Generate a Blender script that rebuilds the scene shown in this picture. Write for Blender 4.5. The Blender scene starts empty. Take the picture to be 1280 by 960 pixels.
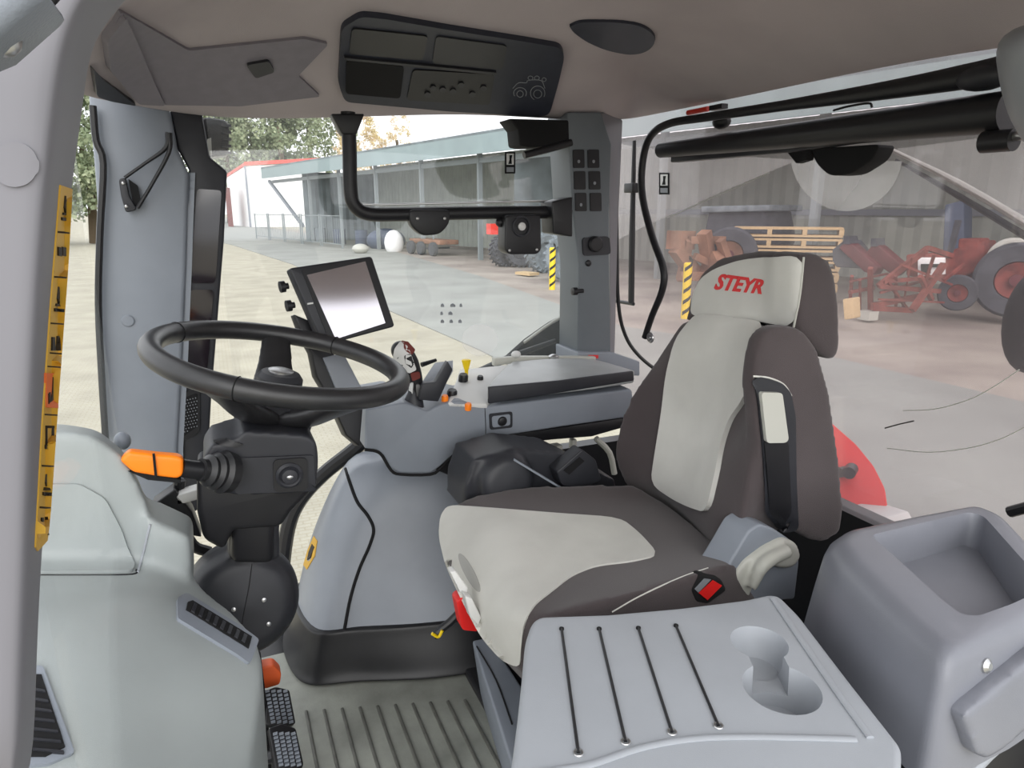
import bpy, bmesh, math, random
from mathutils import Vector, Matrix, geometry
from mathutils.bvhtree import BVHTree
random.seed(7)
sc = bpy.context.scene
COL = sc.collection
# ------------------------------------------------------------ camera model
F = 850.0; CX, CY = 640.0, 480.0
PIT = math.atan(218 / F); YAW = math.radians(23.5)
CAM = Vector((0, 0, 1.10))

def ray(px, py):
    x = (px - CX) / F; y = (CY - py) / F
    cp, sp = math.cos(PIT), math.sin(PIT)
    f = cp + y * sp
    return Vector((f * math.sin(YAW) + x * math.cos(YAW), f * math.cos(YAW) - x * math.sin(YAW), y * cp - sp))

def on(px, py, axis, v):
    r = ray(px, py); i = 'XYZ'.index(axis)
    return CAM + r * ((v - CAM[i]) / r[i])

def WX(px, py, v): return on(px, py, 'X', v)
def WY(px, py, v): return on(px, py, 'Y', v)
def WZ(px, py, v): return on(px, py, 'Z', v)

# ------------------------------------------------------------ materials
def lin(c):
    c = c / 255.0
    return c / 12.92 if c <= 0.04045 else ((c + 0.055) / 1.055) ** 2.4

def rgb(r, g, b): return (lin(r), lin(g), lin(b), 1)

def mat(name, col, rough=0.6, metal=0.0, noise=0.0, nscale=40.0, bump=0.0, bscale=200.0, spec=0.4, col2=None, sheen=0.0):
    m = bpy.data.materials.new(name); m.use_nodes = True
    nt = m.node_tree; b = nt.nodes['Principled BSDF']
    b.inputs['Roughness'].default_value = rough
    b.inputs['Metallic'].default_value = metal
    b.inputs['Specular IOR Level'].default_value = spec
    if sheen: b.inputs['Sheen Weight'].default_value = sheen
    tc = nt.nodes.new('ShaderNodeTexCoord')
    n = nt.nodes.new('ShaderNodeTexNoise'); n.inputs['Scale'].default_value = nscale; n.inputs['Detail'].default_value = 6
    nt.links.new(tc.outputs['Object'], n.inputs['Vector'])
    r = nt.nodes.new('ShaderNodeMix'); r.data_type = 'RGBA'
    c2 = col2 if col2 else tuple(min(1, c * (1 + noise)) for c in col[:3]) + (1,)
    c1 = col if col2 else tuple(c * (1 - noise) for c in col[:3]) + (1,)
    r.inputs[6].default_value = c1; r.inputs[7].default_value = c2
    cr = nt.nodes.new('ShaderNodeMapRange'); cr.inputs[1].default_value = 0.35; cr.inputs[2].default_value = 0.65
    nt.links.new(n.outputs['Fac'], cr.inputs[0]); nt.links.new(cr.outputs[0], r.inputs[0])
    nt.links.new(r.outputs[2], b.inputs['Base Color'])
    if bump:
        n2 = nt.nodes.new('ShaderNodeTexNoise'); n2.inputs['Scale'].default_value = bscale; n2.inputs['Detail'].default_value = 3
        nt.links.new(tc.outputs['Object'], n2.inputs['Vector'])
        bp = nt.nodes.new('ShaderNodeBump'); bp.inputs['Strength'].default_value = bump; bp.inputs['Distance'].default_value = 0.002
        nt.links.new(n2.outputs['Fac'], bp.inputs['Height']); nt.links.new(bp.outputs['Normal'], b.inputs['Normal'])
    return m

def emis(name, col, s):
    m = bpy.data.materials.new(name); m.use_nodes = True
    b = m.node_tree.nodes['Principled BSDF']
    b.inputs['Base Color'].default_value = col; b.inputs['Emission Color'].default_value = col; b.inputs['Emission Strength'].default_value = s
    return m

M = {}
M['plastic_far'] = mat('far_pillar_plastic', rgb(100, 106, 111), 0.45, noise=0.04, nscale=9)
M['visor'] = mat('visor_grey', rgb(124, 120, 128), 0.7, noise=0.04)
M['guard'] = mat('burnt_orange_plastic', rgb(232, 100, 50), 0.5)
M['fabric_mid'] = mat('seat_fabric_mid', rgb(168, 167, 163), 0.9)
M['plastic'] = mat('grey_plastic', rgb(134, 138, 143), 0.42, noise=0.05, nscale=9, bump=0.12, bscale=900)
M['plastic_mid'] = mat('mid_grey_plastic', rgb(129, 135, 144), 0.42, noise=0.04, nscale=9, bump=0.12, bscale=900)
M['plastic_hump'] = mat('hump_grey_plastic', rgb(136, 141, 149), 0.36, noise=0.06, nscale=7, bump=0.1, bscale=900)
M['plastic_box'] = mat('box_grey_plastic', rgb(120, 122, 130), 0.33, noise=0.05, nscale=8, bump=0.12, bscale=900)
M['plastic_tray'] = mat('tray_grey_plastic', rgb(160, 164, 170), 0.42, noise=0.04, nscale=9, bump=0.12, bscale=900)
M['pillar'] = mat('pillar_grey', rgb(122, 121, 127), 0.5, noise=0.03, nscale=6)
M['dark'] = mat('dark_plastic', rgb(42, 43, 48), 0.45, noise=0.08, nscale=20, bump=0.1, bscale=900)
M['darker'] = mat('black_plastic', rgb(28, 28, 31), 0.4, noise=0.08, nscale=20)
M['pad'] = mat('armrest_leather', rgb(165, 168, 168), 0.33, noise=0.08, nscale=12, bump=0.15, bscale=500)
M['hole'] = mat('black_matte', rgb(18, 18, 20), 0.9)
M['rubber'] = mat('black_rubber', rgb(34, 34, 36), 0.36, noise=0.15, nscale=14)
M['wheelrubber'] = mat('wheel_leather', rgb(38, 38, 40), 0.33, noise=0.1, nscale=60, bump=0.2, bscale=900, spec=0.6)
M['headliner'] = mat('headliner_felt', rgb(172, 164, 166), 0.95, noise=0.06, nscale=4, bump=0.3, bscale=600, spec=0.1)
M['console_top'] = mat('overhead_plastic', rgb(46, 49, 60), 0.5, noise=0.05)
M['fabric_dark'] = mat('seat_fabric_dark', rgb(76, 69, 70), 0.95, noise=0.08, nscale=7, bump=0.5, bscale=900, spec=0.1, sheen=0.2)
M['fabric_light'] = mat('seat_fabric_light', rgb(206, 205, 199), 0.95, noise=0.06, nscale=8, bump=0.5, bscale=1100, spec=0.1, sheen=0.1)
M['red'] = mat('red_paint', rgb(225, 40, 38), 0.4)
M['redtext'] = mat('red_embroidery', rgb(214, 58, 60), 0.8)
M['orange'] = mat('orange_plastic', rgb(255, 135, 25), 0.4)
M['yellow'] = mat('yellow_plastic', rgb(240, 205, 25), 0.45)
M['sticker'] = mat('yellow_sticker', rgb(208, 162, 52), 0.5)
M['ink'] = mat('sticker_ink', rgb(35, 28, 22), 0.6)
M['orangeink'] = mat('orange_sign', rgb(225, 110, 50), 0.6)
M['white'] = mat('white_plastic', rgb(212, 212, 210), 0.45)
M['offwhite'] = mat('offwhite_plastic', rgb(182, 182, 174), 0.45)
M['steel'] = mat('steel', rgb(190, 190, 190), 0.3, metal=0.9)
M['screen'] = mat('monitor_glass', rgb(215, 210, 215), 0.1, metal=0.95)
M['display'] = mat('display_glass', rgb(30, 24, 30), 0.08, spec=0.8)
M['display_red'] = mat('display_red', rgb(95, 30, 36), 0.2, noise=0.5, nscale=30)
M['mat'] = mat('rubber_mat', rgb(140, 142, 134), 0.5, noise=0.22, nscale=9, bump=0.2)
M['matrib'] = mat('mat_rib', rgb(92, 92, 86), 0.5, noise=0.2)
M['dash'] = mat('dash_plastic', rgb(152, 158, 158), 0.45, noise=0.05, nscale=6, bump=0.12, bscale=900)
M['redlens'] = mat('signal_lens', rgb(235, 60, 45), 0.3)
# outside
M['cobble'] = mat('pale_paving', rgb(162, 157, 142), 0.9, nscale=1.3, col2=rgb(178, 173, 157))
M['asphalt'] = mat('asphalt', rgb(138, 139, 135), 0.9, nscale=0.5, col2=rgb(152, 154, 149))
M['verge'] = mat('dirt_verge', rgb(138, 128, 122), 0.95, nscale=0.45, col2=rgb(168, 160, 150))
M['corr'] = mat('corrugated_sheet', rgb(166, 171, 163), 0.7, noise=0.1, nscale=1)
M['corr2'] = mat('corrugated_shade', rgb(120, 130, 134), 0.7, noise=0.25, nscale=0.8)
M['fascia'] = mat('fascia_sheet', rgb(146, 162, 164), 0.7, noise=0.06, nscale=1)
M['post'] = mat('shed_steel', rgb(132, 140, 142), 0.5)
M['wallwhite'] = mat('white_wall', rgb(240, 240, 240), 0.8)
M['redroof'] = mat('red_trim', rgb(205, 90, 80), 0.7)
M['leaf'] = mat('tree_leaf', rgb(118, 132, 102), 0.9, nscale=0.5, col2=rgb(158, 165, 134))
M['leafy'] = mat('autumn_leaf', rgb(210, 196, 140), 0.9, nscale=0.5, col2=rgb(206, 180, 150))
M['bark'] = mat('bark', rgb(90, 78, 62), 0.9)
M['wood'] = mat('pallet_wood', rgb(200, 174, 134), 0.8, noise=0.15)
M['rust'] = mat('rusty_red', rgb(98, 44, 40), 0.75, nscale=4, col2=rgb(136, 66, 58))
M['maroon'] = mat('maroon_paint', rgb(92, 36, 42), 0.6, noise=0.2, nscale=2)
M['tyre'] = mat('tyre', rgb(72, 74, 80), 0.85, noise=0.2, nscale=4)
M['tyreblue'] = mat('dusty_tyre', rgb(118, 126, 132), 0.85, noise=0.25, nscale=4)
M['brown'] = mat('brown_rust', rgb(140, 104, 84), 0.9, noise=0.3, nscale=2)
M['bluepaint'] = mat('blue_paint', rgb(74, 84, 104), 0.6, noise=0.15)

def paving_pattern():
    m = M['cobble']; nt = m.node_tree; b = nt.nodes['Principled BSDF']
    tc = nt.nodes.new('ShaderNodeTexCoord'); br = nt.nodes.new('ShaderNodeTexBrick')
    br.inputs['Scale'].default_value = 4.2; br.inputs['Mortar Size'].default_value = 0.03
    br.inputs['Color1'].default_value = (1, 1, 1, 1); br.inputs['Color2'].default_value = (.95, .95, .93, 1); br.inputs['Mortar'].default_value = (.84, .82, .77, 1)
    nt.links.new(tc.outputs['Object'], br.inputs['Vector'])
    mx = nt.nodes.new('ShaderNodeMix'); mx.data_type = 'RGBA'; mx.blend_type = 'MULTIPLY'; mx.inputs[0].default_value = 1
    src = b.inputs['Base Color'].links[0].from_socket
    nt.links.new(src, mx.inputs[6]); nt.links.new(br.outputs['Color'], mx.inputs[7]); nt.links.new(mx.outputs[2], b.inputs['Base Color'])
paving_pattern()

def glass(name, dust=0.05, tint=(1, 1, 1, 1),  dcol=(0.8, 0.8, 0.8, 1), gloss=0.05, nscale=3.0, streak=0.0):
    m = bpy.data.materials.new(name); m.use_nodes = True
    nt = m.node_tree; nt.nodes.clear()
    out = nt.nodes.new('ShaderNodeOutputMaterial')
    tr = nt.nodes.new('ShaderNodeBsdfTransparent'); tr.inputs['Color'].default_value = tint; gl = nt.nodes.new('ShaderNodeBsdfGlossy'); gl.inputs['Roughness'].default_value = 0.02
    df = nt.nodes.new('ShaderNodeBsdfDiffuse'); df.inputs['Color'].default_value = dcol
    tl = nt.nodes.new('ShaderNodeBsdfTranslucent'); tl.inputs['Color'].default_value = dcol
    dd = nt.nodes.new('ShaderNodeMixShader'); dd.inputs[0].default_value = 0.6
    nt.links.new(df.outputs[0], dd.inputs[1]); nt.links.new(tl.outputs[0], dd.inputs[2])
    a = nt.nodes.new('ShaderNodeMixShader'); a.inputs[0].default_value = gloss
    nt.links.new(tr.outputs[0], a.inputs[1]); nt.links.new(gl.outputs[0], a.inputs[2])
    bmx = nt.nodes.new('ShaderNodeMixShader')
    nt.links.new(a.outputs[0], bmx.inputs[1]); nt.links.new(dd.outputs[0], bmx.inputs[2])
    tc = nt.nodes.new('ShaderNodeTexCoord'); n = nt.nodes.new('ShaderNodeTexNoise'); n.inputs['Scale'].default_value = nscale; n.inputs['Detail'].default_value = 8
    nt.links.new(tc.outputs['Object'], n.inputs['Vector'])
    mr = nt.nodes.new('ShaderNodeMapRange'); mr.inputs[1].default_value = 0.3; mr.inputs[2].default_value = 0.7
    mr.inputs[3].default_value = dust * 0.6; mr.inputs[4].default_value = dust * 1.3
    nt.links.new(n.outputs['Fac'], mr.inputs[0]); nt.links.new(mr.outputs[0], bmx.inputs[0])
    nt.links.new(bmx.outputs[0], out.inputs[0])
    return m
M['glass'] = glass('clear_glass', 0.03, (1, 1, 1, 1), (0.85, 0.9, 0.88, 1), 0.04)
M['glass_rear'] = glass('dust_and_reflection_rear_glass', 0.12, (.90, .86, .86, 1), (0.62, 0.59, 0.61, 1), 0.05, nscale=2.0)  # rear dust plus a pinkish grey veil painted in for the cab's reflection
M['film'] = glass('dust_film', 0.22, (1, 1, 1, 1), (0.8, 0.79, 0.78, 1), 0.0)
M['film_light'] = glass('haze_disc', 0.30, (1, 1, 1, 1), (0.82, 0.84, 0.82, 1), 0.0)

# ------------------------------------------------------------ object helpers
OFF = {}
def origin_of(o):
    return OFF.get(o.name, Vector((0, 0, 0)))

def thing(name, label, cat, loc, group=None):
    o = bpy.data.objects.new(name, None); COL.objects.link(o)
    o.empty_display_size = 0.05
    o.location = Vector(loc); OFF[o.name] = Vector(loc)
    o['label'] = label; o['category'] = cat
    if group: o['group'] = group
    return o

def tag(o, label=None, cat=None, group=None, kind=None):
    if label: o['label'] = label
    if cat: o['category'] = cat
    if group: o['group'] = group
    if kind: o['kind'] = kind
    return o

def mk(name, bm, m, parent=None, label=None, cat=None, group=None, kind=None, smooth=True, mods=None, angle=0.6):
    """bm is in world coordinates"""
    bmesh.ops.recalc_face_normals(bm, faces=bm.faces)
    if parent is not None:
        org = origin_of(parent)
    else:
        vs = [v.co for v in bm.verts]
        org = Vector(((min(v.x for v in vs) + max(v.x for v in vs)) / 2, (min(v.y for v in vs) + max(v.y for v in vs)) / 2, min(v.z for v in vs)))
    bmesh.ops.translate(bm, verts=bm.verts, vec=-org)
    me = bpy.data.meshes.new(name); bm.to_mesh(me); bm.free()
    o = bpy.data.objects.new(name, me); COL.objects.link(o)
    if isinstance(m, (list, tuple)):
        for q in m: me.materials.append(q)
    else: me.materials.append(m)
    if mods:
        for (t, kw) in mods:
            md = o.modifiers.new(t, t)
            for k, v in kw.items(): setattr(md, k, v)
        dg = bpy.context.evaluated_depsgraph_get(); dg.update()
        me2 = bpy.data.meshes.new_from_object(o.evaluated_get(dg), depsgraph=dg)
        mm = list(me.materials)
        o.modifiers.clear(); o.data = me2
        me2.materials.clear()
        for q in mm: me2.materials.append(q)
        bpy.data.meshes.remove(me); me2.name = name; me = me2
    if smooth:
        me.polygons.foreach_set('use_smooth', [True] * len(me.polygons))
        try: me.set_sharp_from_angle(angle=angle)
        except Exception: pass
    if parent is not None: o.parent = parent
    else: o.location = org
    OFF[o.name] = org
    tag(o, label, cat, group, kind)
    return o

SOFT = lambda v, it=8: [('REMESH', dict(mode='VOXEL', voxel_size=v)), ('SMOOTH', dict(factor=0.5, iterations=it))]
BEV = lambda w, s=3: [('BEVEL', dict(width=w, segments=s, limit_method='ANGLE', angle_limit=0.7))]

def join(*bms):
    r = bmesh.new()
    for b in bms:
        me = bpy.data.meshes.new('t'); b.to_mesh(me); b.free(); r.from_mesh(me); bpy.data.meshes.remove(me)
    return r

def prism(pts, vec):
    bm = bmesh.new(); vec = Vector(vec)
    a = [bm.verts.new(p) for p in pts]; b = [bm.verts.new(Vector(p) + vec) for p in pts]
    bm.faces.new(a); bm.faces.new(b[::-1])
    n = len(a)
    for i in range(n):
        bm.faces.new((a[i], b[i], b[(i + 1) % n], a[(i + 1) % n]))
    return bm

def loft(rings, cap=True, closed=True):
    bm = bmesh.new(); R = [[bm.verts.new(p) for p in r] for r in rings]
    n = len(R[0])
    for i in range(len(R) - 1):
        for j in range(n if closed else n - 1):
            k = (j + 1) % n
            bm.faces.new((R[i][j], R[i][k], R[i + 1][k], R[i + 1][j]))
    if cap and closed:
        bm.faces.new(R[0][::-1]); bm.faces.new(R[-1])
    return bm

def cr(p0, p1, p2, p3, t):
    return 0.5 * ((2 * p1) + (p2 - p0) * t + (2 * p0 - 5 * p1 + 4 * p2 - p3) * t * t + (3 * p1 - p0 - 3 * p2 + p3) * t ** 3)

def curve(pts, n=8):
    pts = [Vector(p) for p in pts]
    if len(pts) < 3: return pts
    q = [pts[0] * 2 - pts[1]] + pts + [pts[-1] * 2 - pts[-2]]
    out = []
    for i in range(len(pts) - 1):
        for k in range(n):
            out.append(cr(q[i], q[i + 1], q[i + 2], q[i + 3], k / n))
    out.append(pts[-1]); return out

def tube(pts, rad, seg=10, smooth=0, flat=None, up=None):
    if smooth: 
        m0 = len(pts); pts2 = curve(pts, smooth)
        if isinstance(rad, (list, tuple)):
            rr = []
            for i in range(len(pts2)):
                t = i / (len(pts2) - 1) * (m0 - 1); a = min(int(t), m0 - 2); rr.append(rad[a] + (rad[a + 1] - rad[a]) * (t - a))
            rad = rr
        pts = pts2
    pts = [Vector(p) for p in pts]
    rad = rad if isinstance(rad, (list, tuple)) else [rad] * len(pts)
    rings = []; prev = None
    for i, p in enumerate(pts):
        d = (pts[min(i + 1, len(pts) - 1)] - pts[max(i - 1, 0)]).normalized()
        if prev is None:
            a = up if up else (Vector((0, 0, 1)) if abs(d.z) < 0.9 else Vector((1, 0, 0)))
            u = (a - d * a.dot(d)).normalized()
        else:
            u = (prev - d * prev.dot(d)).normalized()
        prev = u; v = d.cross(u)
        fl = flat or 1.0
        rings.append([p + (u * math.cos(w) * fl + v * math.sin(w)) * rad[i] for w in [2 * math.pi * k / seg for k in range(seg)]])
    return loft(rings)

def box(c, s, R=None):
    bm = bmesh.new(); bmesh.ops.create_cube(bm, size=1)
    mt = Matrix.Translation(Vector(c)) @ (R.to_4x4() if R else Matrix.Identity(4)) @ Matrix.Diagonal((s[0], s[1], s[2], 1))
    bmesh.ops.transform(bm, matrix=mt, verts=bm.verts); return bm

def beam(a, b, w, h=None, up=(0, 0, 1)):
    a, b = Vector(a), Vector(b); d = (b - a); L = d.length; d.normalize()
    up = Vector(up)
    if abs(d.dot(up)) > 0.97: up = Vector((1, 0, 0))
    s = d.cross(up).normalized(); u = s.cross(d)
    R = Matrix((d, s, u)).transposed()
    return box((a + b) / 2, (L, w, h or w), R)

def frame(n, up=(0, 0, 1)):
    n = Vector(n).normalized(); up = Vector(up)
    if abs(n.dot(up)) > 0.95: up = Vector((1, 0, 0))
    u = (up - n * n.dot(up)).normalized(); return n, u, n.cross(u)

def lathe(c, axis, prof, seg=32, up=(0, 0, 1)):
    n, u, v = frame(axis, up); c = Vector(c)
    rings = [[c + n * h + (u * math.cos(w) + v * math.sin(w)) * max(r, 1e-4) for w in [2 * math.pi * k / seg for k in range(seg)]] for r, h in prof]
    return loft(rings)

def ball(c, r, seg=24, R=None):
    bm = bmesh.new(); bmesh.ops.create_uvsphere(bm, u_segments=seg, v_segments=seg // 2, radius=1)
    rr = r if isinstance(r, (tuple, list)) else (r, r, r)
    bmesh.ops.transform(bm, matrix=Matrix.Translation(Vector(c)) @ (R.to_4x4() if R else Matrix.Identity(4)) @ Matrix.Diagonal((*rr, 1)), verts=bm.verts)
    return bm

def torus(c, axis, R, r, seg=48, rs=10, up=(0, 0, 1)):
    n, u, v = frame(axis, up); c = Vector(c); bm = bmesh.new(); g = []
    for i in range(seg):
        w = 2 * math.pi * i / seg; d = u * math.cos(w) + v * math.sin(w)
        g.append([bm.verts.new(c + d * R + (d * math.cos(a) + n * math.sin(a)) * r) for a in [2 * math.pi * k / rs for k in range(rs)]])
    for i in range(seg):
        for k in range(rs):
            bm.faces.new((g[i][k], g[(i + 1) % seg][k], g[(i + 1) % seg][(k + 1) % rs], g[i][(k + 1) % rs]))
    return bm

def surf(rows, vec, nu=6, nv=6):
    """control grid of Vectors -> smooth solid, thickened along vec"""
    A = [curve(r, nu) for r in rows]
    B = [curve([A[i][j] for i in range(len(A))], nv) for j in range(len(A[0]))]
    bm = bmesh.new(); vec = Vector(vec)
    f = [[bm.verts.new(p) for p in c] for c in B]; k = [[bm.verts.new(p + vec) for p in c] for c in B]
    n, m = len(f), len(f[0])
    for i in range(n - 1):
        for j in range(m - 1):
            bm.faces.new((f[i][j], f[i + 1][j], f[i + 1][j + 1], f[i][j + 1]))
            bm.faces.new((k[i][j], k[i][j + 1], k[i + 1][j + 1], k[i + 1][j]))
    for i in range(n - 1):
        bm.faces.new((f[i][0], k[i][0], k[i + 1][0], f[i + 1][0])); bm.faces.new((f[i][-1], f[i + 1][-1], k[i + 1][-1], k[i][-1]))
    for j in range(m - 1):
        bm.faces.new((f[0][j], f[0][j + 1], k[0][j + 1], k[0][j])); bm.faces.new((f[-1][j], k[-1][j], k[-1][j + 1], f[-1][j + 1]))
    return bm

# ---- laying a piece onto a surface that is already built
class Target:
    def __init__(self, *objs):
        self.t = []
        for o in objs:
            org = origin_of(o); me = o.data
            self.t.append(BVHTree.FromPolygons([v.co + org for v in me.vertices], [tuple(p.vertices) for p in me.polygons]))
    @classmethod
    def of_bm(cls, bm):
        t = cls(); bm.verts.ensure_lookup_table()
        t.t = [BVHTree.FromBMesh(bm)]; bm.free(); return t
    def hit(self, px, py):
        d = ray(px, py).normalized(); best = None
        for b in self.t:
            loc, n, i, dist = b.ray_cast(CAM, d)
            if loc is not None and (best is None or dist < best[2]):
                if n.dot(d) > 0: n = -n
                best = (loc, n, dist)
        return best

class Plane:
    def __init__(self, p, n): self.p = Vector(p); self.n = Vector(n).normalized()
    def hit(self, px, py):
        d = ray(px, py).normalized(); t = (self.p - CAM).dot(self.n) / d.dot(self.n)
        n = self.n if self.n.dot(d) < 0 else -self.n
        return (CAM + d * t, n, t)

def hits(T, pts):
    h = [T.hit(*p) for p in pts]
    good = [i for i, q in enumerate(h) if q]
    if not good: raise RuntimeError('no hit for piece')
    for i, q in enumerate(h):
        if q is None:
            j = min(good, key=lambda g: (pts[g][0] - pts[i][0]) ** 2 + (pts[g][1] - pts[i][1]) ** 2)
            r = ray(*pts[i]).normalized(); n = h[j][1]
            den = r.dot(n)
            if abs(den) < 0.3: h[i] = (CAM + r * (h[j][2]), n, h[j][2])
            else:
                t = (h[j][0] - CAM).dot(n) / den; h[i] = (CAM + r * t, n, t)
    return h

def drape_bm(poly, T, thick=0.003, off=0.0, step=6.0, flatn=False):
    P = []
    n = len(poly)
    for i in range(n):
        a = Vector(poly[i]); b = Vector(poly[(i + 1) % n]); k = max(1, int((b - a).length / step))
        for j in range(k): P.append(a + (b - a) * (j / k))
    nb = len(P); edges = [(i, (i + 1) % nb) for i in range(nb)]
    xs = [p.x for p in P]; ys = [p.y for p in P]
    def inside(x, y):
        c = False
        for i in range(nb):
            a, b = P[i], P[(i + 1) % nb]
            if (a.y > y) != (b.y > y) and x < (b.x - a.x) * (y - a.y) / (b.y - a.y) + a.x: c = not c
        return c
    y = min(ys) + step * .5
    while y < max(ys):
        x = min(xs) + step * .5
        while x < max(xs):
            if inside(x, y) and min((p.x - x) ** 2 + (p.y - y) ** 2 for p in P) > (step * .45) ** 2: P.append(Vector((x, y)))
            x += step
        y += step
    vs, es, fs, *_ = geometry.delaunay_2d_cdt([p.to_2d() for p in P], edges, [], 1, 1e-4)
    h = hits(T, [(v.x, v.y) for v in vs])
    N = [q[1] for q in h]
    if flatn:
        s = Vector((0, 0, 0))
        for q in N: s += q
        N = [s.normalized()] * len(N)
    bm = bmesh.new()
    A = [bm.verts.new(q[0] + nn * (off + thick)) for q, nn in zip(h, N)]
    B = [bm.verts.new(q[0] + nn * (off - 0.001)) for q, nn in zip(h, N)]
    cnt = {}
    for f in fs:
        try: bm.faces.new([A[i] for i in f]); bm.faces.new([B[i] for i in f][::-1])
        except ValueError: continue
        for i in range(len(f)):
            e = (f[i], f[(i + 1) % len(f)]); key = (min(e), max(e)); cnt.setdefault(key, []).append(e)
    for key, l in cnt.items():
        if len(l) == 1:
            a, b = l[0]
            try: bm.faces.new((A[b], A[a], B[a], B[b]))
            except ValueError: pass
    return bm

def drape(name, poly, T, m, parent=None, thick=0.003, off=0.0, step=6.0, **kw):
    return mk(name, drape_bm(poly, T, thick, off, step), m, parent, angle=0.8, **kw)

def path_on(pts, T, lift=0.002, n=8):
    q = curve([Vector((p[0], p[1], 0)) for p in pts], n) if len(pts) > 2 else [Vector((pts[0][0] + (pts[1][0] - pts[0][0]) * i / n, pts[0][1] + (pts[1][1] - pts[0][1]) * i / n, 0)) for i in range(n + 1)]
    return [h[0] + h[1] * lift for h in hits(T, [(p.x, p.y) for p in q])]

def ell(cx, cy, rx, ry, rot=0, n=28):
    c, s = math.cos(math.radians(rot)), math.sin(math.radians(rot))
    return [(cx + rx * math.cos(w) * c - ry * math.sin(w) * s, cy + rx * math.cos(w) * s + ry * math.sin(w) * c) for w in [2 * math.pi * i / n for i in range(n)]]

def rnd(poly, r=6, n=4):
    out = []; k = len(poly)
    for i in range(k):
        p = Vector(poly[i]); a = Vector(poly[i - 1]) - p; b = Vector(poly[(i + 1) % k]) - p
        ra = min(r, a.length * .45); rb = min(r, b.length * .45)
        A = p + a.normalized() * ra; B = p + b.normalized() * rb
        for j in range(n + 1):
            t = j / n; out.append(tuple(A * (1 - t) ** 2 + p * 2 * t * (1 - t) + B * t * t))
    return out

def chaikin(poly, n=2):
    for _ in range(n):
        q = []
        for i in range(len(poly)):
            a, b = poly[i], poly[(i + 1) % len(poly)]
            q += [(a[0] * .8 + b[0] * .2, a[1] * .8 + b[1] * .2), (a[0] * .2 + b[0] * .8, a[1] * .2 + b[1] * .8)]
        poly = q
    return poly

def text_bm(s, corners, T, thick=0.002, off=0.0, bold=0.0):
    cu = bpy.data.curves.new('t', 'FONT'); cu.body = s; cu.offset = bold; cu.resolution_u = 3
    o = bpy.data.objects.new('t', cu); COL.objects.link(o)
    dg = bpy.context.evaluated_depsgraph_get(); dg.update()
    me = bpy.data.meshes.new_from_object(o.evaluated_get(dg), depsgraph=dg)
    bpy.data.objects.remove(o); bpy.data.curves.remove(cu)
    xs = [v.co.x for v in me.vertices]; ys = [v.co.y for v in me.vertices]
    x0, x1, y0, y1 = min(xs), max(xs), min(ys), max(ys)
    tl, tr_, br, bl = [Vector(c) for c in corners]
    pp = []
    for v in me.vertices:
        u = (v.co.x - x0) / (x1 - x0); w = (v.co.y - y0) / (y1 - y0)
        q = (bl * (1 - u) + br * u) * (1 - w) + (tl * (1 - u) + tr_ * u) * w; pp.append((q.x, q.y))
    h = hits(T, pp)
    bm = bmesh.new(); V = [bm.verts.new(q[0] + q[1] * (off + thick)) for q in h]
    for p in me.polygons:
        try: bm.faces.new([V[i] for i in p.vertices])
        except ValueError: pass
    bpy.data.meshes.remove(me)
    r = bmesh.ops.extrude_face_region(bm, geom=bm.faces[:])
    dv = -h[0][1] * thick
    bmesh.ops.translate(bm, verts=[g for g in r['geom'] if isinstance(g, bmesh.types.BMVert)], vec=dv)
    return bm

def boolean(o, cutter_bm):
    org = origin_of(o)
    bmesh.ops.recalc_face_normals(cutter_bm, faces=cutter_bm.faces)
    bmesh.ops.translate(cutter_bm, verts=cutter_bm.verts, vec=-org)
    me = bpy.data.meshes.new('c'); cutter_bm.to_mesh(me); cutter_bm.free()
    c = bpy.data.objects.new('c', me); COL.objects.link(c); c.location = (0, 0, 0)
    par = o.parent; loc = o.location.copy(); o.parent = None; o.location = (0, 0, 0)
    md = o.modifiers.new('b', 'BOOLEAN'); md.object = c; md.operation = 'DIFFERENCE'; md.solver = 'EXACT'
    dg = bpy.context.evaluated_depsgraph_get(); dg.update()
    me2 = bpy.data.meshes.new_from_object(o.evaluated_get(dg), depsgraph=dg)
    mm = [q for q in o.data.materials]
    o.modifiers.clear(); o.data = me2; me2.materials.clear()
    for q in mm: me2.materials.append(q)
    bpy.data.objects.remove(c); bpy.data.meshes.remove(me)
    o.parent = par; o.location = loc
    me2.polygons.foreach_set('use_smooth', [True] * len(me2.polygons))
    try: me2.set_sharp_from_angle(angle=0.5)
    except Exception: pass
    return o

#%%PARTS%%
# ============================================================ CAB SHELL
YW = 1.78      # right-hand window plane
XR = 1.30      # rear window plane
# floor
mk('floor', box((0.55, 0.98, -0.03), (1.6, 1.62, 0.05)), M['darker'], kind='structure', smooth=False)
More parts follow.
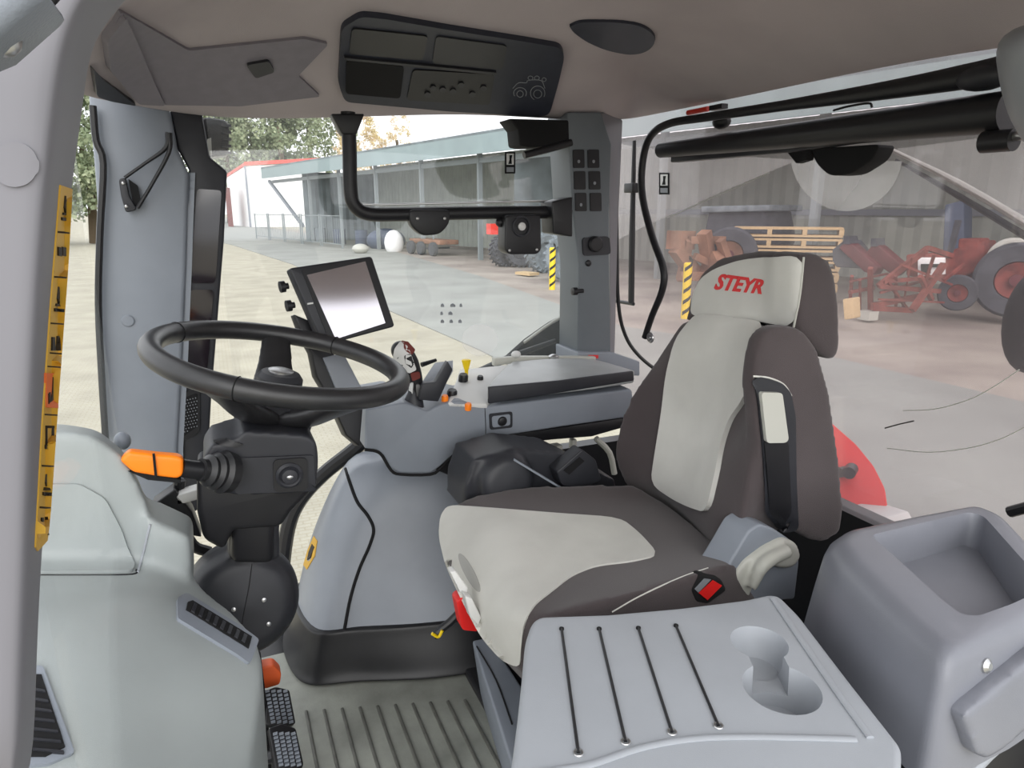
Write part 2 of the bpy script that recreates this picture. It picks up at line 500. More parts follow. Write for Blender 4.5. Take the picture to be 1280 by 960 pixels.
# headliner: edge ring sweeping up to a flat middle
edge = [WY(104, 124, 1.62), WY(160, 133, 1.68), WY(250, 149, 1.74), WY(340, 151, 1.76), WY(430, 149, 1.76), WY(560, 144, 1.76), WY(640, 147, 1.76), WY(700, 151, 1.76), WY(775, 152, 1.76),
        WX(800, 148, 1.29), WX(870, 134, 1.27), WX(960, 116, 1.27), WX(1100, 86, 1.27), WX(1240, 62, 1.27), Vector((1.27, .5, 1.34)), Vector((1.22, .16, 1.36)), Vector((.9, .08, 1.38)), Vector((.4, .08, 1.38)), Vector((.05, .1, 1.36)), Vector((-.12, .35, 1.33)), Vector((-.19, .9, 1.30)), Vector((-.2, 1.3, 1.29))]
cen = Vector((.5, .9, 0)); rings = []
for t, dz in ((0, 0), (.03, .004), (.10, .035), (.22, .085), (.36, .125), (.55, .15), (.8, .16), (.97, .16)):
    r = []
    for p in edge:
        z = p.z * (1 - min(1, t * 2)) + 1.34 * min(1, t * 2)
        q = p.lerp(cen, t); r.append(Vector((q.x, q.y, z + dz)))
    rings.append(r)
top = [[Vector((p.x, p.y, p.z + .02)) + (p - Vector((cen.x, cen.y, p.z))).normalized() * .03 for p in edge], [Vector((p.x, p.y, 1.62)) for p in edge]]
ceiling = mk('ceiling', loft(top[::-1] + rings), M['headliner'], kind='structure', mods=[('SUBSURF', dict(levels=2))], angle=1.2)
TC = Target(ceiling)

# windows
def quadpane(name, a, b, c, d, t, m):
    return mk(name, prism([a, b, c, d], t), m, kind='structure', smooth=False)
quadpane('window_1', (-.10, .42, -.1), (-.235, 1.70, -.1), (-.235, 1.70, 1.31), (-.10, .42, 1.33), (-.006, 0, 0), M['glass'])
gr = quadpane('window_2', (0.02, YW + .05, -.1), (1.0, YW + .05, -.1), (1.0, YW + .05, 1.36), (0.02, YW + .05, 1.36), (0, .006, 0), M['glass'])
rg = quadpane('window_3', (XR + .03, .25, .40), (XR + .03, 2.12, .40), (XR + .03, 2.12, 1.42), (XR + .03, .25, 1.42), (.006, 0, 0), M['glass_rear'])
PG = Plane((0, YW + .048, 0), (0, -1, 0)); PR = Plane((XR + .028, 0, 0), (-1, 0, 0))

# near A pillar
rowsy = [(-60, 196, 150), (-10, 168, 118), (20, 140, 100), (60, 113, 86), (125, 106, 76), (235, 90, 64), (360, 78, 54), (500, 68, 46), (700, 52, 38), (850, 46, 32), (1010, 42, 26)]
rg_ = []
for y, xr, xf in rowsy:
    rg_.append([WY(-150, y, .27), WY(xf - 26, y, .262), WY(xf - 8, y, .264), WY(xf + 2, y, .272), WY(xr - 3, y, .34), WY(xr, y, .352), WY(xr - 6, y, .365), WY(-120, y, .40)])
pil = mk('trim_1', loft(rg_), M['pillar'], kind='structure', mods=[('SUBSURF', dict(levels=2))], angle=1.2)
TP = Target(pil)
pc = thing('blanking_disc', 'round grey blanking cap on the near light grey pillar', 'cap', TP.hit(16, 206)[0])
mk('cap_disc', drape_bm(ell(20, 206, 28, 28, n=40), TP, .0010, 0, 6), M['pillar'], pc)
st = thing('warning_sticker', 'long yellow strip of black warning pictograms on the near grey pillar', 'sticker', WY(52, 686, .33))
drape('sticker_sheet', [(74, 231), (89, 236), (84, 330), (73, 480), (62, 640), (58, 676), (46, 689), (43, 684), (52, 520), (62, 380)], TP, M['sticker'], st, thick=.0005, step=8)
def sx(y, u):   # across the strip
    t = (y - 235) / 445.0
    l = 73 * (1 - t) + 44 * t - 3 * math.sin(math.pi * t); r = 88 * (1 - t) + 58 * t + 1 * math.sin(math.pi * t)
    return l + (r - l) * u
for y in (290, 346, 404, 458, 518, 582, 634):
    drape('divider', [(sx(y, .1), y - 1), (sx(y, .95), y), (sx(y, .95), y + 1.8), (sx(y, .1), y + .8)], TP, M['ink'], st, thick=.0008, step=8)
for y, k in ((262, 0), (318, 3), (376, 0), (430, 1), (488, 2), (548, 4), (606, 0), (656, 1)):
    X = lambda u: sx(y, u)
    if k == 0: polys = [[(X(.5), y - 18), (X(.62), y - 3), (X(.5), y + 4), (X(.42), y - 3)], [(X(.22), y + 9), (X(.85), y + 10), (X(.85), y + 14), (X(.22), y + 13)], [(X(.35), y + 3), (X(.7), y + 4), (X(.78), y + 7), (X(.3), y + 6)]]
    elif k == 1: polys = [[(X(.25), y - 9), (X(.4), y - 9), (X(.46), y + 8), (X(.22), y + 8)], [(X(.6), y - 10), (X(.76), y - 10), (X(.82), y + 8), (X(.56), y + 8)], [(X(.15), y + 10), (X(.85), y + 11), (X(.85), y + 13), (X(.15), y + 12)]]
    elif k == 2:
        drape('orange_square', [(X(.08), y - 22), (X(.92), y - 21), (X(.9), y + 22), (X(.06), y + 21)], TP, M['orangeink'], st, thick=.0008, step=8)
        polys = [[(X(.5), y - 17), (X(.8), y - 16), (X(.72), y - 2), (X(.55), y + 16), (X(.35), y + 14), (X(.45), y)], [(X(.18), y + 4), (X(.3), y + 2), (X(.36), y + 16), (X(.2), y + 17)]]
    elif k == 3: polys = [[(X(.2), y - 10), (X(.45), y - 9), (X(.45), y + 2), (X(.2), y + 1)], [(X(.52), y - 10), (X(.8), y - 9), (X(.8), y + 2), (X(.52), y + 1)]]
    else: polys = [[(X(.25), y - 16), (X(.3), y - 16), (X(.3), y + 10), (X(.25), y + 10)], [(X(.75), y - 16), (X(.8), y - 16), (X(.8), y + 10), (X(.75), y + 10)], [(X(.25), y - 16), (X(.8), y - 16), (X(.8), y - 13), (X(.25), y - 13)], [(X(.2), y + 8), (X(.7), y + 9), (X(.7), y + 14), (X(.2), y + 13)]]
    for p in polys: drape('pictogram', p, TP, M['ink'], st, thick=.0011, step=8)
# outer door frame corner at the very top left
mk('trim_2', prism([WY(-80, -60, .2), WY(64, -16, .2), (WY(-16, 54, .2)), WY(-80, 80, .2)], (0, .03, 0)), M['plastic_mid'], kind='structure', mods=BEV(.004))
mk('rubber_seal', tube([WY(-40, 92, .22), WY(0, 58, .22), WY(62, -6, .22), WY(90, -40, .22)], .0022), M['rubber'], label='black rubber door seal running diagonally across the top left corner', cat='seal')
mk('seal_bolt', ball(WY(4, 50, .215), (.004, .003, .004), 12), M['steel'], label='small round bolt head beside the door seal, top left corner', cat='bolt')

# far front (right-hand) A pillar with the display column
yA = 1.72
pA = [(110, 112), (165, 118), (212, 135), (222, 186), (236, 218), (233, 330), (228, 450), (222, 560), (226, 640), (238, 668), (180, 668), (140, 600), (126, 545), (122, 400), (121, 250)]
apil = mk('trim_3', prism([WY(x, y, yA) for x, y in pA], (0, .09, 0)), M['plastic_mid'], kind='structure', mods=BEV(.01, 3))
TA = Target(apil)
ds = thing('instrument_column', 'tall dark display and speaker column standing along the far front pillar', 'instrument panel', WY(240, 560, 1.74))
o1 = [(236, 212), (222, 186), (212, 136), (252, 138), (262, 196), (284, 214), (280, 300), (272, 400), (264, 500), (259, 590), (246, 640), (226, 640), (222, 560), (228, 450), (233, 330)]
body = mk('column_body', prism([WY(x, y, 1.735) for x, y in o1], (0, .07, 0)), M['dark'], ds, mods=BEV(.006, 3))
TB = Target(body)
drape('edge_strip', [(236, 216), (244, 216), (240, 330), (235, 450), (229, 560), (230, 620), (223, 620), (222, 560), (228, 450), (233, 330)], TB, M['plastic_mid'], ds, thick=.006, step=10)
for p, m in (([(246, 236), (277, 238), (270, 345), (268, 354), (238, 354)], 'display'), ([(238, 362), (267, 362), (261, 440), (258, 466), (233, 462)], 'display')):
    s = drape('screen', rnd(p, 5), TB, M[m], ds, thick=.003, step=12)
drape('speaker_frame', rnd([(226, 492), (250, 484), (250, 536), (246, 543), (225, 552)], 4), TB, M['darker'], ds, thick=.004, step=10)
sg = drape('speaker_grille', rnd([(229, 497), (247, 490), (246, 533), (228, 546)], 4), TB, M['hole'], ds, thick=.005, step=10)
bmg = None
for i in range(5):
    for j in range(11):
        x = 231 + i * 3.4 + (j % 2) * 1.6; y = 500 + j * 3.9 - i * .8
        if y > 541 - i * 2: continue
        h = TB.hit(x, y); b_ = ball(h[0] + h[1] * .005, .0016, 6)
        bmg = b_ if bmg is None else join(bmg, b_)
mk('grille_dots', bmg, M['plastic'], ds)
for (x, y) in ((160, 401), (154, 551)):
    h = TA.hit(x, y)
    mk('blanking_plug', lathe(h[0], h[1], [(.0135, -.002), (.0135, .002), (.011, .004), (0, .0045)], 24), M['plastic_mid'], label='round grey plug on the far front pillar, ' + ('behind the steering wheel rim' if y < 500 else 'just above the orange stalk'), cat='plug')
mk('windscreen_seal', tube([WY(116, 132, 1.70), WY(120, 175, 1.70), WY(129, 205, 1.70), WY(125, 290, 1.70), WY(123, 380, 1.70), WY(127, 470, 1.70), WY(132, 550, 1.70)], .007, smooth=4), M['rubber'], label='black rubber windscreen seal along the left edge of the far front pillar', cat='seal')
# triangular bracket on that pillar
tb = thing('triangular_bracket', 'black triangular wire bracket with bolted foot on the far front pillar', 'bracket', WY(160, 262, 1.70))
mk('bracket_arm', tube([WY(156, 222, 1.70), WY(180, 205, 1.695), WY(207, 185, 1.69), WY(211, 166, 1.69)], [.0035, .0035, .0045, .007], smooth=5), M['darker'], tb)
mk('bracket_arm', tube([WY(172, 260, 1.70), WY(190, 230, 1.695), WY(211, 190, 1.69), WY(211, 166, 1.69)], [.004, .0038, .0045, .007], smooth=5), M['darker'], tb)
mk('bracket_foot', prism([WY(x, y, 1.71) for x, y in rnd([(149, 224), (158, 222), (162, 245), (172, 262), (158, 266), (152, 245)], 4)], (0, -.012, 0)), M['dark'], tb, mods=BEV(.002))
mk('bracket_gusset', prism([WY(x, y, 1.712) for x, y in ((161, 224), (172, 232), (176, 250), (168, 262))], (0, -.008, 0)), M['hole'], tb)
for x, y in ((154, 229), (158, 258)):
    mk('screw', ball(WY(x, y, 1.696), (.004, .003, .004), 10), M['steel'], tb)
# work lamp outside the front corner
wl = thing('work_lamp', 'black ribbed work lamp mounted outside above the far front pillar', 'lamp', WY(266, 196, 1.86))
mk('lamp_housing', prism([WY(x, y, 1.86) for x, y in rnd([(243, 152), (258, 146), (282, 150), (287, 158), (285, 194), (262, 196), (245, 190)], 5)], (0, .08, 0)), M['darker'], wl, mods=BEV(.005))
for i in range(5):
    mk('cooling_rib', box(WY(283, 157 + i * 8.5, 1.855), (.022, .012, .006)), M['dark'], wl)
mk('amber_label', prism([WY(x, y, 1.855) for x, y in ((259, 174), (264, 172), (265, 194), (258, 195))], (0, .004, 0)), M['offwhite'], wl)
mk('lamp_arm', tube([WY(215, 160, 1.8), WY(247, 166, 1.86)], .018), M['darker'], wl)

# far B pillar
bp = [(709, 140), (752, 140), (765, 180), (762, 260), (762, 330), (764, 442), (722, 442), (724, 330), (716, 262), (712, 190)]
bpil = mk('trim_4', prism([WY(x, y, 1.70) for x, y in bp], (0, .12, 0)), M['plastic_far'], kind='structure', mods=BEV(.006, 3))
TBp = Target(bpil)
mk('trim_5', loft([[WY(752, 140, 1.71), WY(778, 150, 1.80), WY(778, 150, 1.87), WY(752, 140, 1.84)], [WY(760, 190, 1.71), WY(776, 200, 1.80), WY(776, 200, 1.87), WY(755, 190, 1.84)], [WY(762, 260, 1.71), WY(772, 290, 1.80), WY(772, 290, 1.87), WY(760, 260, 1.84)], [WY(763, 442, 1.71), WY(768, 450, 1.80), WY(768, 450, 1.87), WY(760, 442, 1.84)]]), M['pillar'], kind='structure', mods=BEV(.004))
sb = thing('switch_block', 'bank of six black rocker switches on the far door pillar', 'switches', WY(732, 266, 1.70))
for r in range(3):
    for c in range(2):
        x = 722.5 + c * 18.5 + r * 1.4; y = 199 + r * 27 
        s = drape('rocker_switch', rnd([(x - 7, y - 12), (x + 7, y - 12), (x + 7.5, y + 11), (x - 6.5, y + 11)], 2), TBp, M['darker'], sb, thick=.004, step=8)
        if (r, c) in ((0, 0), (1, 1), (2, 0), (0, 1)):
            mk('switch_symbol', drape_bm(ell(x, y + 3, 1.6, 2.2, n=10), TBp, .0052, 0, 8), M['plastic'], s)
kn = thing('rotary_knob', 'round black knob low on the far door pillar, above a small screw', 'knob', WY(742, 318, 1.68))
h = TBp.hit(742, 305)
mk('knob_base', drape_bm(rnd([(727, 297), (760, 295), (762, 318), (728, 320)], 5), TBp, .006, 0, 8), M['dark'], kn)
mk('knob_dial', lathe(h[0], h[1], [(.022, 0), (.022, .014), (.018, .018), (0, .019)]), M['darker'], kn)
h = TBp.hit(735, 329)
mk('pillar_screw', lathe(h[0], h[1], [(.009, 0), (.009, .004), (.004, .007), (0, .007)], 16), M['darker'], label='black screw just under the round knob on the door pillar', cat='screw')
h = WY(721, 364, 1.70)
mk('door_buffer', lathe(h, (-1, 0, 0), [(.006, -.02), (.006, 0), (.011, .001), (.011, .014), (0, .016)], 16), M['darker'], label='small black rubber stop sticking out of the left side of the door pillar', cat='buffer')

# dark upper window fitting beside the B pillar
wf = thing('window_motor', 'black wiper motor bracket hanging under the roof beside the door pillar', 'wiper motor', WY(680, 190, 1.74))
mk('motor_housing', prism([WY(x, y, 1.70) for x, y in ((637, 148), (712, 150), (712, 182), (662, 184), (650, 182), (648, 162))], (0, .08, 0)), M['hole'], wf, mods=BEV(.006))
mk('motor_arm', tube([WY(655, 194, 1.70), WY(690, 185, 1.70), WY(714, 178, 1.70)], .0095, smooth=4), M['darker'], wf)

# rails
ar = thing('accessory_rail', 'black L-shaped accessory rail in front of the side window', 'rail', WY(580, 272, 1.62))
mk('rail_tube', tube([WY(435, 140, 1.64), WY(437, 190, 1.64), WY(438, 235, 1.64), WY(443, 256, 1.64), WY(460, 267, 1.64), WY(500, 268, 1.64), WY(600, 266, 1.64), WY(712, 265, 1.64)], .0165, seg=14, smooth=6), M['darker'], ar)
mk('rail_flange', prism([WY(x, y, 1.62) for x, y in ((414, 142), (456, 142), (446, 168), (428, 168))], (0, .04, 0)), M['darker'], ar, mods=BEV(.004))
mk('rail_clamp', prism([WY(x, y, 1.60) for x, y in ((690, 252), (716, 246), (716, 296), (692, 292))], (0, .07, 0)), M['darker'], ar, mods=BEV(.004))
mk('rail_strip', tube([WY(450, 255, 1.66), WY(470, 256, 1.66), WY(700, 251, 1.66)], .0028), M['steel'], ar)
rc = thing('rail_bracket', 'black rounded phone bracket clamped under the middle of the accessory rail', 'bracket', WY(537, 296, 1.62))
mk('bracket_plate', prism([WY(x, y, 1.62) for x, y in rnd([(511, 262), (563, 262), (562, 280), (550, 293), (528, 295), (513, 282)], 7)], (0, .03, 0)), M['darker'], rc, mods=BEV(.004))
for x in (522, 556): mk('bolt', ball(WY(x, 273, 1.617), (.004, .003, .004), 10), M['steel'], rc)
sp = thing('camera_box', 'square black box with bright round centre under the accessory rail', 'speaker', WY(654, 318, 1.60))
mk('box_body', prism([WY(x, y, 1.60) for x, y in rnd([(632, 269), (676, 268), (677, 312), (672, 318), (636, 318), (631, 312)], 5)], (0, .05, 0)), M['darker'], sp, mods=BEV(.004))
mk('lens_ring', torus(WY(652, 283, 1.598), (0, -1, 0), .023, .003), M['dark'], sp)
mk('lens', lathe(WY(652, 283, 1.598), (0, -1, 0), [(.010, 0), (.010, .004), (.006, .007), (0, .008)], 20), M['white'], sp)
for x, y in ((637, 313), (671, 312)): mk('screw', ball(WY(x, y, 1.598), (.004, .003, .004), 10), M['steel'], sp)
mk('side_knob', ball(WY(625, 278, 1.63), .012, 12), M['darker'], sp)

# stickers on the glass
def exit_sticker(x, y, pl, where):
    t = thing('exit_sticker', 'small black and white emergency exit sticker on the ' + where, 'sticker', pl.hit(x, y + 14)[0])
    drape('sticker_back', [(x - 6.5, y - 14), (x + 6.5, y - 14), (x + 6.5, y + 13), (x - 6.5, y + 13)], pl, M['hole'], t, thick=.001, step=30)
    drape('sticker_field', [(x - 4.5, y - 12), (x + 4.5, y - 12), (x + 4.5, y + 2), (x - 4.5, y + 2)], pl, M['white'], t, thick=.0016, step=30)
    drape('sticker_figure', [(x - 1, y - 10), (x + 2.5, y - 10), (x + 1.5, y - 5), (x + 2, y + 1), (x - 2.5, y + 1), (x - 1, y - 4)], pl, M['hole'], t, thick=.0022, step=30)
    drape('sticker_field', [(x - 4.5, y + 5), (x + 4.5, y + 5), (x + 4.5, y + 11), (x - 4.5, y + 11)], pl, M['plastic'], t, thick=.0016, step=30)
exit_sticker(637.5, 204, PG, 'side window, right of the shed posts')
exit_sticker(830.5, 230, PR, 'rear window under the blind')
gd = thing('glass_decal', 'faint printed symbols in three rows on the side window', 'decal', PG.hit(563, 405)[0])
for i, (x, y, w) in enumerate(((553, 382, 4), (566, 382, 6), (576, 382, 3), (552, 392, 3), (563, 392, 5), (553, 402, 4), (564, 402, 4), (575, 402, 4))):
    drape('symbol', [(x - w / 2, y - 1.5), (x, y - 3), (x + w / 2, y - 1), (x + w / 2, y + 1.6), (x - w / 2, y + 1.6)], PG, M['plastic'], gd, thick=.001, step=30)
mk('haze_spot', drape_bm(ell(600, 425, 23, 20), PG, .001, 0, 40), M['film'], label='round pale smudge on the side window above the yellow knob', cat='smudge')

# seals / door frame of the right-hand door
mk('trim_6', tube([WY(770, 160, 1.86), WY(771, 300, 1.86), WY(773, 380, 1.86), WY(782, 420, 1.86), WY(800, 446, 1.84), WY(830, 470, 1.80)], .006, smooth=5), M['rubber'], kind='structure')
mk('door_hose', tube([WY(470, 535, 1.74), WY(445, 560, 1.76), WY(405, 592, 1.78), WY(375, 625, 1.79), WY(360, 660, 1.79), WY(352, 720, 1.79), WY(345, 800, 1.79)], [.018, .02, .02, .02, .02, .02, .02], smooth=5), M['rubber'], label='black curved rubber door frame seal behind the steering column', cat='seal')
mk('wiper_linkage', tube([WY(595, 466, 1.90), WY(640, 446, 1.90), WY(694, 426, 1.90)], [.011, .012, .008], smooth=3), M['darker'], label='black wiper arm outside the side window above the console', cat='wiper')
mk('mudguard_flap', prism([WY(x, y, 1.95) for x, y in ((632, 450), (660, 425), (690, 404), (722, 388), (724, 442), (700, 456))], (0, .03, 0)), M['hole'], label='black curved mudguard edge outside the window, left of the door pillar', cat='mudguard', mods=BEV(.004))
mk('mudguard_trim', tube([WY(655, 428, 1.94), WY(690, 403, 1.94), WY(722, 387, 1.94)], .005, smooth=4), M['offwhite'], label='thin pale bead along the top of the black mudguard', cat='trim')

# rear grab pipe, rods and blind
mk('grab_pipe', tube([WX(1262, 84, 1.22), WX(1200, 97, 1.22), WX(1100, 114, 1.22), WX(980, 132, 1.22), WX(880, 147, 1.22), WX(835, 155, 1.22), WX(812, 172, 1.22), WX(803, 205, 1.22), WX(803, 245, 1.22), WX(815, 295, 1.22), WX(829, 335, 1.22), WX(828, 362, 1.22), WX(815, 395, 1.22), WX(806, 422, 1.22)],
    [.022, .021, .017, .012, .011, .011, .011, .011, .011, .011, .011, .0105, .010, .010], seg=12, smooth=6), M['darker'], label='long bent black pipe framing the rear window down to a bolt', cat='pipe')
h = WX(813, 422, 1.22)
mk('pipe_bolt', join(torus(h, (-1, 0, 0), .012, .005, 20, 8), ball(h, .008, 12)), M['steel'], label='round bolt at the lower end of the bent black pipe', cat='bolt')
ro = thing('stay_rod', 'straight black stay rod beside the bent pipe at the rear window', 'rod', WX(788, 380, 1.26))
mk('rod_bar', tube([WX(793, 176, 1.26), WX(790, 300, 1.26), WX(789, 378, 1.26)], [.006, .010, .010], smooth=3), M['darker'], ro)
mk('rod_clamp', box(WX(790, 235, 1.26), (.03, .05, .03)), M['darker'], ro, mods=BEV(.003))
mk('rod_foot', tube([WX(768, 376, 1.26), WX(792, 380, 1.26)], .006), M['darker'], ro)
mk('indicator_strip', tube([WX(860, 141, 1.25), WX(885, 136, 1.25)], .007), M['redlens'], label='small orange-red marker at the headliner edge above the bent pipe', cat='marker')
mk('strip_clip', box(WX(898, 134, 1.25), (.02, .05, .012)), M['darker'], label='small black clip right of the orange-red marker', cat='clip')
bl = thing('roller_blind', 'black rolled-up sun blind across the top of the rear window', 'blind', WX(1040, 190, 1.24))
mk('blind_roll', tube([WX(826, 188, 1.235), WX(1262, 139, 1.235)], [.021, .034], seg=20), M['darker'], bl)
mk('blind_casing', prism([WX(x, y, 1.25) for x, y in ((838, 184), (1262, 138), (1262, 158), (1120, 170), (990, 190), (838, 203))], (.03, 0, 0)), M['dark'], bl, mods=BEV(.003))
mk('blind_edge', prism([WX(x, y, 1.26) for x, y in ((984, 190), (1012, 186), (1008, 200), (995, 204))], (.02, 0, 0)), M['hole'], bl)
mk('wiper_motor', prism([WX(x, y, 1.27) for x, y in rnd([(1012, 186), (1100, 180), (1090, 200), (1062, 218), (1036, 220), (1020, 205)], 8)], (.05, 0, 0)), M['hole'], label='black rear wiper motor cover under the middle of the blind', cat='wiper motor', mods=BEV(.006))
mk('end_knob', lathe(WX(1252, 176, 1.22), (0, 1, 0), [(.018, -.02), (.018, .03), (.012, .034), (0, .034)], 20), M['darker'], bl)
mk('blind_screw', lathe(WX(1268, 170, 1.22), (0, 1, 0), [(.008, -.02), (.008, .01), (0, .012)], 14), M['steel'], label='bright screw beside the knob at the right end of the blind', cat='screw')
mk('roof_pad', ball(WX(1232, 96, 1.22), (.03, .05, .022), 20), M['dark'], label='dark half round pad above the right end of the blind', cat='pad')
mk('cable_clip', tube([WX(1042, 138, 1.27), WX(1060, 133, 1.27), WX(1086, 129, 1.27), WX(1090, 134, 1.27)], .0025, smooth=4), M['darker'], label='thin bent wire hook above the middle of the blind', cat='hook')
mk('wiper_pivot', ball(WX(902, 152, 1.27), (.02, .03, .02), 16), M['darker'], label='black half round cap between pipe and blind, left part of the rear window', cat='cap')
# near rear pillar at the right edge
mk('trim_7', mk and loft([[WY(1236, 40, .62), WY(1330, 10, .55), WY(1330, 10, .70), WY(1236, 40, .72)], [WY(1243, 90, .62), WY(1330, 80, .55), WY(1330, 80, .7), WY(1243, 90, .72)], [WY(1252, 135, .62), WY(1330, 120, .55), WY(1330, 120, .7), WY(1252, 135, .72)], [WY(1268, 165, .62), WY(1330, 180, .55), WY(1330, 180, .7), WY(1268, 165, .72)], [WY(1290, 195, .62), WY(1340, 240, .55), WY(1340, 240, .7), WY(1290, 195, .72)]]), M['pillar'], kind='structure', mods=[('SUBSURF', dict(levels=2))])
bpy.data.objects['trim_7'].data.materials[0] = M['plastic']
mk('mirror_back', ball(WX(1292, 402, 1.42), (.04, .052, .10), 24), M['hole'], label='black rounded mirror back at the right edge outside the rear window', cat='mirror')
# wiped film and rear wiper
wp = mk('dust_film', drape_bm([(775, 180), (840, 190), (1000, 200), (985, 205), (900, 240), (830, 272), (790, 290), (772, 300)], PR, .001, 0, 60), M['film'], label='pale dusty film on the unwiped upper left of the rear window', cat='dust')
mk('haze_disc', drape_bm([(990, 200)] + [p for p in ell(1058, 190, 70, 74, n=40) if p[1] > 195][::1] + [(1126, 197)], PR, .001, 0, 60), M['film_light'], label='round pale translucent disc on the rear window under the wiper motor', cat='sticker')
mk('film_right', drape_bm([(1120, 186), (1262, 168), (1300, 160), (1300, 285), (1200, 232)], PR, .001, 0, 60), M['film'], label='dusty film on the unwiped upper right of the rear window', cat='dust')
mk('dust_line', tube([PR.hit(x, y)[0] - Vector((.002, 0, 0)) for x, y in ((835, 272), (880, 252), (920, 235), (962, 216))], .0012), M['offwhite'], label='thin bright scratch line rising to the right on the rear window', cat='scratch')
rw = thing('rear_wiper', 'dirty white rear wiper arm slanting down to the right behind the glass', 'wiper', WX(1270, 290, 1.36))
mk('wiper_arm', tube([WX(1112, 186, 1.37), WX(1200, 230, 1.37), WX(1310, 296, 1.37)], [.006, .011, .013], smooth=3, flat=.6), M['offwhite'], rw)
mk('wiper_blade', tube([WX(1120, 200, 1.36), WX(1200, 246, 1.36), WX(1310, 312, 1.36)], [.003, .006, .007], smooth=3), M['dark'], rw)
# window circles left by wiper
mk('wiper_trace', tube([PR.hit(x, y)[0] - Vector((.002, 0, 0)) for x, y in ((1130, 513), (1170, 511), (1210, 500), (1240, 485), (1275, 462))], .0011, smooth=5), M['offwhite'], label='thin pale wiper arc low on the rear window, the upper one', cat='scratch')
mk('wiper_trace', tube([PR.hit(x, y)[0] - Vector((.002, 0, 0)) for x, y in ((1110, 560), (1160, 565), (1210, 560), (1250, 549), (1285, 532))], .0011, smooth=5), M['offwhite'], label='thin pale wiper arc low on the rear window, the lower one', cat='scratch')
mk('twig', tube([PR.hit(x, y)[0] - Vector((.002, 0, 0)) for x, y in ((1107, 535), (1125, 530), (1143, 526))], .0014), M['ink'], label='small dark streak on the rear window right of the seat', cat='streak')
# cab rear wall below the glass
mk('wall_rear', box((XR + .04, 1.1, .2), (.06, 1.75, .42)), M['darker'], kind='structure', smooth=False)
mk('wall_right', box((.95, YW + .06, .14), (.62, .05, .44)), M['darker'], kind='structure', smooth=False)
mk('trim_8', tube([WX(1262, 640, 1.28), WX(1285, 634, 1.28), WX(1320, 622, 1.28)], .01), M['darker'], kind='structure')

# overhead console on the headliner
oc = thing('overhead_console', 'dark overhead radio console set into the headliner', 'console', TC.hit(560, 140)[0])
pl = rnd([(426, 28), (450, 13), (480, 16), (560, 30), (660, 46), (700, 53), (705, 64), (698, 95), (686, 138), (674, 141), (560, 134), (430, 122), (422, 100)], 8)
base = drape('console_panel', pl, TC, M['console_top'], oc, thick=.012, step=12)
TO = Target(base)
for nm, p, m in (('radio_slot', [(440, 34), (535, 44), (528, 74), (436, 66)], 'darker'), ('storage_tray', [(433, 74), (505, 82), (500, 122), (432, 116)], 'hole'), ('switch_plate', [(516, 86), (618, 92), (612, 130), (508, 124)], 'darker'), ('upper_cover', [(545, 44), (634, 56), (628, 86), (540, 78)], 'dark')):
    drape(nm, rnd(p, 5), TO, M[m], oc, thick=.003, step=14)
drape('console_rib', [(430, 69), (620, 88), (620, 91), (430, 72)], TO, M['dark'], oc, thick=.006, step=14)
for x, y in ((541, 108), (553, 110), (566, 112), (576, 104), (590, 116), (604, 108), (534, 116)):
    drape('button', ell(x, y, 4, 3.4, n=12), TO, M['dark'], oc, thick=.006, step=14)
sym = thing('tractor_symbol', 'pale line drawing of a tractor on the right end of the overhead console', 'symbol', TO.hit(665, 125)[0])
def arcs(cx, cy, rx, ry, a0, a1):
    return path_on([(cx + rx * math.cos(math.radians(a)), cy + ry * math.sin(math.radians(a))) for a in range(a0, a1 + 1, 15)], TO, .001, 2)
for a in ((650, 116, 8, 7, 150, 390), (650, 117, 4, 4, 0, 360), (672, 116, 9, 9, 120, 400), (672, 117, 5, 5, 0, 360), (663, 97, 3, 2.5, 0, 360), (671, 97, 3, 2.5, 0, 360), (680, 99, 2.5, 2.3, 0, 360)):
    mk('symbol_line', tube(arcs(*a), .0008, seg=5), M['plastic'], sym)
mk('symbol_line', tube(path_on([(641, 110), (648, 103), (658, 103), (660, 100), (676, 100), (681, 110)], TO, .001, 3), .0008, seg=5), M['plastic'], sym)
rs = thing('roof_speaker', 'dark oval speaker cover in the headliner right of the console', 'speaker', TC.hit(767, 64)[0])
epts = [(712, 30), (724, 25), (745, 24), (775, 25), (800, 29), (815, 38), (819, 48), (813, 58), (800, 64), (780, 65), (758, 60), (735, 50), (718, 38)]
drape('speaker_cover', [tuple(p)[:2] for p in curve([Vector((x, y, 0)) for x, y in epts + epts[:1]], 3)[:-1]], TC, M['console_top'], rs, thick=.006, step=12)
# front left corner of the roof: visor and vent wedges
rv = thing('sun_visor', 'folded grey sun visor and vents at the front corner of the headliner', 'visor', TC.hit(150, 125)[0])
for nm, p, m, th in (('visor_flap', [(148, 10), (235, 60), (380, 45), (410, 52), (372, 92), (400, 118), (300, 130), (200, 128), (165, 85), (128, 45)], 'visor', .006), ('vent_wedge', [(112, 80), (125, 95), (170, 128), (138, 122), (118, 116)], 'dark', .008), ('corner_wedge', [(126, 42), (150, 12), (172, 60), (205, 126), (172, 124), (132, 82)], 'visor', .012), ('vent_slot', [(306, 75), (335, 70), (342, 84), (318, 92)], 'dark', .012)):
    drape(nm, rnd(p, 4), TC, M[m], rv, thick=th, step=12)
